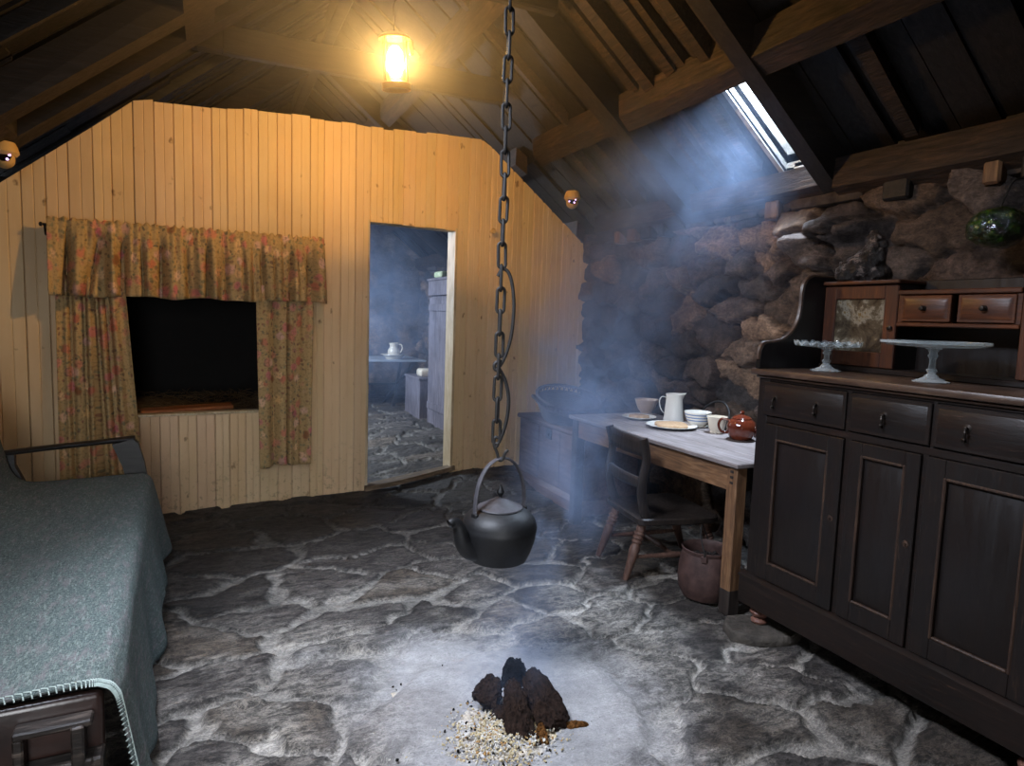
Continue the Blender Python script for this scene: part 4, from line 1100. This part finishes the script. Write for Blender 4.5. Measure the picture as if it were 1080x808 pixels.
    b('base_board', 'oakh', fx-.01, .455, L+.024, -.024, z0, z0+.022)
    for a, c in ((-.355, -.024), (L+.024, L+.355)):
        bm = B(); box(bm, fx+.015, .455, a+.004, c-.004, z0+.022, 1.482, .002); build('cupboard_box', bm, M['oakpan'], t)
        bm = B(); box(bm, fx-.018, .46, a-.012, c+.0, 1.482, 1.497, .004); build('cornice', bm, M['red'], t)
        bm = B(); frame4(bm, fx, fx+.018, a, c, z0+.024, 1.478, .055, .003, .06); d = build('glazed_door', bm, M['redz'], t)
        bm = B(); box(bm, fx+.008, fx+.012, a+.053, c-.053, z0+.08, 1.426, 0); build('pane', bm, M['oldpane'], d)
        bm = B(); lathe(bm, [(0, 0), (.008, 0), (.006, .006), (.009, .012), (.0, .016)], 12, Matrix.Translation((fx, a+.02, 1.31)) @ Matrix.Rotation(-PI/2, 4, 'Y')); build('knob', bm, M['brass'], d)
    bm = B(); box(bm, fx-.006, .46, L+.357, -.357, 1.438, 1.455, .003); box(bm, fx-.002, .46, L+.357, -.357, 1.318, 1.333, .003); box(bm, fx+.004, .46, -.377, -.357, 1.333, 1.438, .001); box(bm, fx+.004, .46, L+.357, L+.377, 1.333, 1.438, .001); build('shelf', bm, M['red'], t)
    ya, yb = -.372, L+.372; mid = (ya+yb)/2
    for p, q in ((ya, mid+.012), (mid-.012, yb)):
        bm = B(); box(bm, fx-.002, fx+.016, q, p, 1.337, 1.434, .002); box(bm, fx+.016, .45, q+.004, p-.004, 1.336, 1.432, .001); panel(bm, fx-.002, q+.010, p-.010, 1.346, 1.425, .006, .012); d = build('small_drawer', bm, M['red'], t)
        bm = B(); lathe(bm, [(0, 0), (.010, 0), (.008, .003), (.004, .005), (.004, .01), (.010, .016), (.008, .022), (0, .024)], 16, Matrix.Translation((fx-.008, (p+q)/2, 1.386)) @ Matrix.Rotation(-PI/2, 4, 'Y')); build('knob', bm, M['brass'], d)
def spline2(pts):
    return [(p.x, p.y) for p in spline([(a, c, 0) for a, c in pts], 3)]
M['footwood'] = wood('worn_turned_feet', lin('#4a2f26'), lin('#744e40'), lin('#96695a'), 'z', .5, 1.5, .001)
M['redz'] = wood('upper_dresser_mahogany_upright', lin('#2a150c'), lin('#492818'), lin('#643a22'), 'z', .42, 1.4, .001)
dresser()
bm = B()
pts = [(-.15, -.02), (-.12, -.10), (-.03, -.115), (.06, -.10), (.13, -.06), (.17, .02), (.12, .09), (.02, .10), (-.08, .09), (-.14, .05)]
L_ = [[bm.verts.new((x*f, y*f, z)) for x, y in pts] for f, z in ((.97, -.012), (1, .006), (.98, .026), (.93, .033), (.4, .034))]
for A, Bq in zip(L_, L_[1:]):
    for i in range(len(pts)): bm.faces.new((A[i], A[(i+1) % len(pts)], Bq[(i+1) % len(pts)], Bq[i]))
bm.faces.new(L_[0][::-1]); bm.faces.new(L_[-1])
o = tag(build('stone_slab', bm, M['slab']), 'flat grey stone under the near foot of the dresser', 'stone'); o.location = (2.115, 1.965, 0); o.rotation_euler.z = -.75

# ------------------------------------------------------------------ things on the dresser
def cake_stand(loc, r, h, label, lobes, amp):
    t = thing('cake_stand', label, 'cake stand', loc)
    bm = B(); rr = lathe(bm, [(0, h-.012), (.02, h-.012), (r*.55, h-.008), (r*.9, h-.004), (r, h+.004), (r*1.005, h+.012), (r*.985, h+.013), (r*.97, h+.005), (r*.55, h-.001), (0, h-.002)], 96)
    if lobes:
        for ring in rr:
            if len(ring) > 1 and math.hypot(ring[0].co.x, ring[0].co.y) > r*.95:
                for i, v in enumerate(ring):
                    k = math.cos(lobes*2*PI*i/96); v.co.z += amp*k; s_ = 1+.02*k; v.co.x *= s_; v.co.y *= s_
    build('plate', bm, M['cutglass'], t)
    bm = B(); lathe(bm, [(0, 0), (.056, 0), (.058, .003), (.046, .008), (.024, .018), (.012, .032), (.018, .042), (.011, .05), (.010, h*.62), (.017, h*.70), (.012, h*.78), (.018, h*.86), (.028, h-.012), (0, h-.012)], 40); build('stem', bm, M['cutglass'], t)
cake_stand((2.29, 1.885, 1.126), .125, .105, 'glass cake stand with a scalloped rim in front of the cupboard', 16, .007)
cake_stand((2.27, 1.44, 1.126), .165, .130, 'wide flat-topped glass cake stand under the small drawers', 0, 0)
def ornament():
    bm = B(); rg = random.Random(6)
    path = [(-.085, .0, .03, .036), (-.06, .0, .04, .046), (-.03, 0, .055, .056), (.0, 0, .075, .058), (.025, 0, .10, .054), (.04, 0, .13, .046), (.045, 0, .155, .040), (.03, 0, .172, .032), (.06, 0, .03, .05), (.02, 0, .035, .06)]
    for x, y, z, r in path: bmesh.ops.create_icosphere(bm, subdivisions=3, radius=r, matrix=Matrix.Translation((x, y, z)))
    for i in range(26):
        x, y, z, r = rg.choice(path); d = V((rg.gauss(0, 1), rg.gauss(0, 1), rg.gauss(0, 1))).normalized(); bmesh.ops.create_icosphere(bm, subdivisions=2, radius=rg.uniform(.010, .02), matrix=Matrix.Translation(V((x, y, z))+d*r*.9))
    for v in bm.verts:
        if v.co.z < 0: v.co.z = 0
    o = build('lump_ornament', bm, M['ornament'], ang=None)
    md = o.modifiers.new('Remesh', 'REMESH'); md.mode = 'VOXEL'; md.voxel_size = .0045; md.use_smooth_shade = True
    tx = bpy.data.textures.new('crag', 'CLOUDS'); tx.noise_scale = .022; tx.noise_depth = 3
    md = o.modifiers.new('Displace', 'DISPLACE'); md.texture = tx; md.strength = .016; md.mid_level = .5; md.texture_coords = 'LOCAL'
    o.location = (2.50, 1.905, 1.500); o.rotation_euler.z = math.atan2(-.418, .908)
    tag(o, 'dark craggy lump ornament standing on top of the dresser cupboard', 'ornament')
ornament()
gf = thing('glass_float', 'bumpy green glass float hanging on the dark wall above the dresser', 'glass float', (2.72, 1.53, 1.70))
bm = B(); bmesh.ops.create_icosphere(bm, subdivisions=5, radius=.10)
for v in bm.verts:
    p = v.co.normalized(); v.co *= (1+.22*(float(fbm(p.x*3, p.y*3, p.z*3, s=4))-.5)+.05*(float(vnoise(p.x*9, p.y*9, p.z*9, s=2))-.5)); v.co.z *= .78
build('ball', bm, M['float'], gf)
bm = B(); tube(bm, spline([(0, 0, .066), (.03, 0, .12), (.07, 0, .18), (.13, 0, .2)], 6), .004, 6); build('cord', bm, M['cord'], gf)

# ------------------------------------------------------------------ settle and blanket
ST = Matrix.Translation((-.175, 1.66, 0)) @ Matrix.Rotation(math.radians(2.3), 4, 'Z')
def settle():
    t = thing('settle', 'low black wooden settle along the left wall, mostly under the blanket', 'settle', (-.215, 1.66, 0), (0, 0, math.radians(2.0)))
    SLn = 2.18
    def b(name, m, *a, bev=.006):
        bm = B(); box(bm, *a, bev); return build(name, bm, M[m], t)
    b('seat', 'settle', -.60, -.03, .02, SLn, .30, .425, bev=.02)
    bm = B(); prism(bm, [(-.58, .42), (-.66, .80), (-.70, .82), (-.72, .80), (-.64, .40)], .02, SLn, Matrix(((1, 0, 0, 0), (0, 0, 1, 0), (0, 1, 0, 0), (0, 0, 0, 1)))); build('backrest', bm, M['settle'], t)
    # padded end panel facing the room's near end
    bm = B(); box(bm, -.62, -.012, -.004, .03, .245, .428, .018, None, 3); build('end_panel', bm, M['leather'], t)
    for x, y in ((-.06, .02), (-.60, .02), (-.06, SLn-.07), (-.60, SLn-.07)):
        b('leg', 'settle', x-.03, x+.03, y, y+.055, 0, .30)
    # far arm with its scrolled support
    bm = B(); tube(bm, spline([(-.66, SLn-.03, .575), (-.45, SLn-.03, .595), (-.22, SLn-.03, .612), (-.06, SLn-.03, .625)], 6), .030, 12, flat=(0, 1, 0)); a = build('armrest', bm, M['settle'], t)
    bm = B(); prism(bm, [(-.16, .60), (-.07, .625), (-.045, .60), (-.02, .50), (-.005, .40), (-.10, .40), (-.115, .48)], SLn-.06, SLn, Matrix(((1, 0, 0, 0), (0, 0, 1, 0), (0, 1, 0, 0), (0, 0, 0, 1)))); build('arm_support', bm, M['settle'], t)
    bm = B(); prism(bm, [(-.66, .57), (-.56, .585), (-.56, .52), (-.52, .42), (-.62, .42)], SLn-.05, SLn-.005, Matrix(((1, 0, 0, 0), (0, 0, 1, 0), (0, 1, 0, 0), (0, 0, 0, 1)))); build('arm_support', bm, M['settle'], t)
    # bracket of the broken near arm
    bm = B(); box(bm, -.175, -.03, -.05, -.006, .375, .392, .004); box(bm, -.175, -.155, -.05, -.006, .30, .376, .004); box(bm, -.07, -.045, -.06, -.006, .285, .385, .004); box(bm, -.175, -.03, -.055, -.006, .285, .302, .004); box(bm, -.05, -.012, -.05, .02, .02, .30, .005); build('arm_bracket', bm, M['bracket'], t)
M['bracket'] = wood('rubbed_black_wood', lin('#15110f'), lin('#2c2521'), lin('#6d6158'), 'x', .4, 2., .001)
settle()
def blanket():
    t = thing('blanket', 'green-grey tweed blanket spread over the settle and hanging to the floor', 'blanket', (-.215, 1.66, 0), (0, 0, math.radians(2.0)))
    Ly = 2.10
    key = spline([(.035, 0, .0), (.025, 0, .20), (.016, 0, .37), (.008, 0, .418), (-.012, 0, .438), (-.05, 0, .443), (-.20, 0, .440), (-.40, 0, .436), (-.52, 0, .445), (-.575, 0, .50), (-.60, 0, .60), (-.635, 0, .75), (-.66, 0, .815), (-.70, 0, .832), (-.735, 0, .80), (-.745, 0, .60)], 6)
    n = len(key)-1
    def f(u, v):
        i = min(int(u*n), n-1); fr = u*n-i; p = key[i].lerp(key[i+1], fr); y = .0+Ly*v
        drop = max(0, 1-p.z/.42) if p.x > -.0 else 0
        hem = .045+.03*math.sin(v*11+.6)+.02*math.sin(v*23)+.05*max(0, v-.85)/.15
        z = p.z if p.x < 0 or p.z > .42 else hem+(p.z/.42)*(.42-hem)
        x = p.x
        if drop > 0:
            w = math.sin(v*26+1)*.5+math.sin(v*41+.3)*.4+math.sin(v*13)*.5; x += drop**1.2*(.022*w+.022)+.02*drop*v
            y += drop*.012*math.sin(v*33)
        x += .004*(float(vnoise(u*14, v*18, s=4))-.5); z += .008*(float(fbm(u*8, v*12, s=6))-.5)*(0 if drop > .5 else 1)
        if v > .97 and p.x > -.15: z -= 0
        return V((x, y, max(z, .008)))
    bm = B(); grid(bm, 110, 150, f); o = build('cloth', bm, M['tweed'], t, ang=None)
    md = o.modifiers.new('Solidify', 'SOLIDIFY'); md.thickness = .007; md.offset = 1
    bm = B(); k = 0; u = 0.0
    while u < .95:
        p = f(u, .0); q = f(min(u+.0045, 1), .0); d = (q-p)
        nrm = V((d.z, 0, -d.x)); nrm = nrm.normalized() if nrm.length > 0 else V((0, 0, 1))
        if nrm.dot(p-V((-.3, 0, .2))) < 0: nrm = -nrm
        tube(bm, [p+V((0, -.004, 0))-nrm*.002, p+nrm*.010+V((0, .004, 0))+d*.3, q+nrm*.0085+V((0, .011, 0))+d*.5], .0015, 5); u += .0062
    build('blanket_stitch', bm, M['stitch'], t)
blanket()

# ------------------------------------------------------------------ the far room
def far_room():
    t = thing('trestle_table', 'pale-topped trestle table in the far room, seen through the doorway', 'table', (1.7, 8.3, 0))
    bm = B(); box(bm, -.5, .90, 0, .85, .685, .71, .005); build('table_top', bm, M['fartop'], t)
    for x in (.72, -.3):
        for a, c in ((.08, .75), (.75, .08)):
            bm = B(); p = V((x-.25, a, 0)); q = V((x+.05, c, .69)); tube(bm, [p, q], .028, 4); build('leg', bm, M['settle'], t)
    bm = B(); tube(bm, [(.6, .42, .36), (-.42, .42, .36)], .02, 4); build('stretcher', bm, M['settle'], t)
    lathe_thing('wash_basin', [(0, .004), (.08, .004), (.085, 0), (.095, 0), (.12, .03), (.15, .055), (.172, .06), (.171, .064), (.15, .06), (.11, .025), (0, .012)], M['cream'], (2.22, 8.52, .71), 'cream wash basin on the far trestle table', 'basin')
    j = thing('pitcher', 'cream pitcher standing in the wash basin', 'pitcher', (2.22, 8.52, .722), (0, 0, -.5))
    bm = B(); lathe(bm, [(0, 0), (.05, 0), (.07, .03), (.082, .07), (.075, .11), (.055, .14), (.052, .165), (.066, .2), (.063, .2), (.048, .165), (.05, .14), (.07, .1), (0, .02)], 28); build('body', bm, M['cream'], j)
    bm = B(); tube(bm, spline([(.06, 0, .18), (.10, 0, .18), (.115, 0, .13), (.09, 0, .08), (.076, 0, .07)], 5), .008, 8); build('handle', bm, M['cream'], j)
    t = thing('storage_box', 'grey wooden box on the floor of the far room beside the plank cupboard', 'box', (2.25, 7.42, 0))
    bm = B(); box(bm, 0, .5, 0, .62, .0, .53, .006); build('body', bm, M['grey_wood'], t)
    bm = B(); box(bm, -.012, .51, -.012, .632, .53, .56, .005); build('lid', bm, M['grey_wood'], t)
    bm = B(); box(bm, 0, .22, 0, .2, 0, .10, .035, None, 3)
    for v in bm.verts: v.co += V((.01*math.sin(v.co.y*40), .01*math.sin(v.co.x*30), 0))
    o = tag(build('folded_cloth', bm, M['cream']), 'small cream folded cloth lying on the grey box', 'cloth'); o.location = (2.28, 7.5, .56)
    t = thing('plank_cupboard', 'tall grey plank cupboard in the far room', 'cupboard', (2.27, 6.36, 0))
    bm = B(); box(bm, .02, .52, .0, .80, 0, 1.68, .004); build('body', bm, M['grey_wood'], t)
    bm = B(); y = 0
    for w in (.18, .22, .17, .23): box(bm, -.004, .02, y+.003, y+w-.003, .04, 1.50, .004); y += w
    d = build('door', bm, M['grey_wood'], t)
    for z in (1.35, .25):
        bm = B(); box(bm, -.02, -.004, .02, .78, z, z+.075, .003); build('batten', bm, M['grey_wood'], d)
    bm = B(); box(bm, -.03, .54, -.02, .82, 1.68, 1.71, .006); box(bm, -.02, .02, .0, .8, 1.52, 1.68, .004); build('cornice', bm, M['grey_wood'], t)
    bm = B(); box(bm, 0, .2, 0, .26, 0, .07, .025, None, 3); o = tag(build('folded_cloth', bm, M['greencloth']), 'pale green folded cloth on top of the tall plank cupboard', 'cloth'); o.location = (2.26, 6.75, 1.71)
M['fartop'] = plain('pale_oilcloth', lin('#8b929c'), lin('#a3aab4'), .3, 6, .0005)
M['greencloth'] = plain('pale_green_cloth', lin('#8c9a78'), lin('#b5bda0'), .85, 18, .002)
far_room()
cctv((2.45, 4.32, 2.245), math.radians(-28), 'small cream security camera under the right roof slope, above the board wall')
cctv((-.90, 4.05, 2.075), math.radians(8), 'small cream security camera under the left roof slope, above the curtained end of the wall')

# ------------------------------------------------------------------ smoke
def smoke(name, label, dom, blobs, layer):
    bm = B(); box(bm, *dom, 0)
    s = NT(name); tc = s.n('TexCoord').outputs['Object']
    n1 = s.noise(tc, 3.2, 5, .6, .8); n2 = s.noise(tc, 9, 4, .6, .5)
    wv = s.n('TexNoise', i_Vector=tc, i_Scale=4., i_Detail=3.)
    p = s.n('VectorMath', operation='MULTIPLY_ADD', i_0=wv.outputs[1], i_1=(.22, .22, .22), i_2=tc).outputs[0]
    p = s.n('VectorMath', operation='SUBTRACT', i_0=p, i_1=(.11, .11, .11)).outputs[0]
    def blob(c, r, a):
        d = s.n('VectorMath', operation='SUBTRACT', i_0=p, i_1=c).outputs[0]
        d = s.n('VectorMath', operation='MULTIPLY', i_0=d, i_1=tuple(1/k for k in (r if isinstance(r, tuple) else (r, r, r)))).outputs[0]
        l = s.n('VectorMath', operation='DOT_PRODUCT', i_0=d, i_1=d).outputs['Value']
        return s.math('MULTIPLY', s.math('POWER', 2.718, s.math('MULTIPLY', l, -1.)), a)
    tot = None
    for c, r, a in blobs:
        b = blob(c, r, a); tot = b if tot is None else s.math('ADD', tot, b)
    if not layer: dens = s.math('MULTIPLY', tot, s.math('MULTIPLY', s.ramp(n1, [(.36, 0), (.68, 1)]), s.ramp(n2, [(.25, .45), (.7, 1.2)])))
    if layer:
        zz = s.n('SeparateXYZ', i_0=tc).outputs[2]
        lay = s.n('MapRange', i_Value=zz, i_1=2.05, i_2=2.8, i_3=0., i_4=layer, interpolation_type='SMOOTHSTEP').outputs[0]
        dens = s.math('MULTIPLY', s.math('ADD', lay, tot) if tot is not None else lay, s.ramp(n1, [(.3, .6), (.7, 1.3)]))
    v = s.n('VolumePrincipled'); s.put(v.inputs['Color'], (.52, .68, 1.) if not layer else (.85, .85, .88)); s.put(v.inputs['Density'], dens); v.inputs['Anisotropy'].default_value = .45 if layer else .15
    s.t.links.new(v.outputs[0], s.out.inputs['Volume'])
    tag(build(name, bm, s.m, smooth=False), label, 'smoke', kind='stuff')
SMOKE = [((.95, 1.87, .12), .13, 3.), ((1.02, 1.98, .22), .13, 2.4), ((1.18, 2.15, .36), .14, 2.6), ((1.34, 2.36, .50), .16, 2.6), ((1.54, 2.66, .66), .19, 2.3), ((1.80, 2.98, .88), .27, 1.7), ((2.05, 3.4, 1.2), .36, .9), ((2.3, 3.3, 1.75), (.4, .5, .4), .6), ((2.32, 3.05, 2.08), (.38, .55, .26), .9), ((2.6, 3.9, 1.3), (.4, .6, .5), .8)]
HAZE_TOP = .028; LAMP_W = 47
smoke('peat_smoke', 'blue peat smoke drifting from the hearth towards the skylight', (.7, 3.0, 1.72, 4.6, .02, 2.5), SMOKE, 0)
smoke('smoke_haze', 'thin brown smoke haze hanging under the ridge round the lantern', (-.8, 2.7, 2.0, 4.66, 2.05, 3.7), [((.9, 3.5, 2.75), (.8, .9, .5), .16)], HAZE_TOP)
smoke('far_haze', 'thin blue haze in the far room beyond the doorway', (-.2, 2.9, 5.2, 9.4, .05, 2.4), [((1.9, 7.5, 1.3), (.9, 1.4, .9), .5)], 0)

# ------------------------------------------------------------------ light
def area(name, loc, target, sx, sy, power, col, spread=180):
    l = bpy.data.lights.new(name, 'AREA'); l.shape = 'RECTANGLE'; l.size = sx; l.size_y = sy; l.energy = power; l.color = col; l.spread = math.radians(spread)
    o = bpy.data.objects.new(name, l); COL.objects.link(o); o.location = loc
    o.rotation_euler = (V(target)-V(loc)).to_track_quat('-Z', 'Y').to_euler(); return o
nR = V((SL, 0, 1)).normalized(); nL = V((-SL, 0, 1)).normalized()
p = RM(1, 2.675, 2.62, DEP+.6); area('daylight_right', p, p-nR, .27, .60, 115, (.72, .85, 1))
p = RM(-1, -.50, 1.58, DEP+.35); area('daylight_left', p, p-nL, .8, .65, 62, (.86, .90, 1), 135)
pl = bpy.data.lights.new('lantern_light', 'POINT'); pl.energy = LAMP_W; pl.color = (1, .76, .43); pl.shadow_soft_size = .035
plo = bpy.data.objects.new('lantern_light', pl); COL.objects.link(plo); plo.location = (LAMP[0], LAMP[1], LAMP[2]+.135)
area('daylight_door', (-.45, -1.25, 1.15), (.25, 4, .2), .8, 1.7, 5.5, (.93, .96, 1), 80)
area('daylight_far', (-.4, 7.2, 2.1), (1.7, 7.0, .0), .9, .6, 85, (.72, .84, 1))
w = bpy.data.worlds.new('sky'); SC.world = w; w.use_nodes = True
w.node_tree.nodes['Background'].inputs[0].default_value = (.75, .86, 1, 1); w.node_tree.nodes['Background'].inputs[1].default_value = 2.

# ------------------------------------------------------------------ camera
Rm = ((0.907636,-0.011667,0.419597),(-0.418474,-0.103311,0.902334),(0.032821,-0.994581,-0.098651))
cam = bpy.data.cameras.new('camera'); cam.sensor_width = 36; cam.lens = 36*690/1080; cam.clip_start = .05
co = bpy.data.objects.new('camera', cam); COL.objects.link(co)
co.matrix_world = Matrix(((Rm[0][0], -Rm[0][1], -Rm[0][2], 0), (Rm[1][0], -Rm[1][1], -Rm[1][2], 0), (Rm[2][0], -Rm[2][1], -Rm[2][2], 1.3), (0, 0, 0, 1)))
SC.camera = co
SC.view_settings.view_transform = 'Standard'; SC.view_settings.look = 'None'; SC.view_settings.gamma = 1; SC.view_settings.use_curve_mapping = False
SC.view_settings.exposure = 1.3
SC.cycles.use_denoising = True
SC.cycles.max_bounces = 8; SC.cycles.volume_bounces = 1; SC.cycles.transparent_max_bounces = 12
SC.cycles.volume_step_rate = 1.0; SC.cycles.sample_clamp_indirect = 4
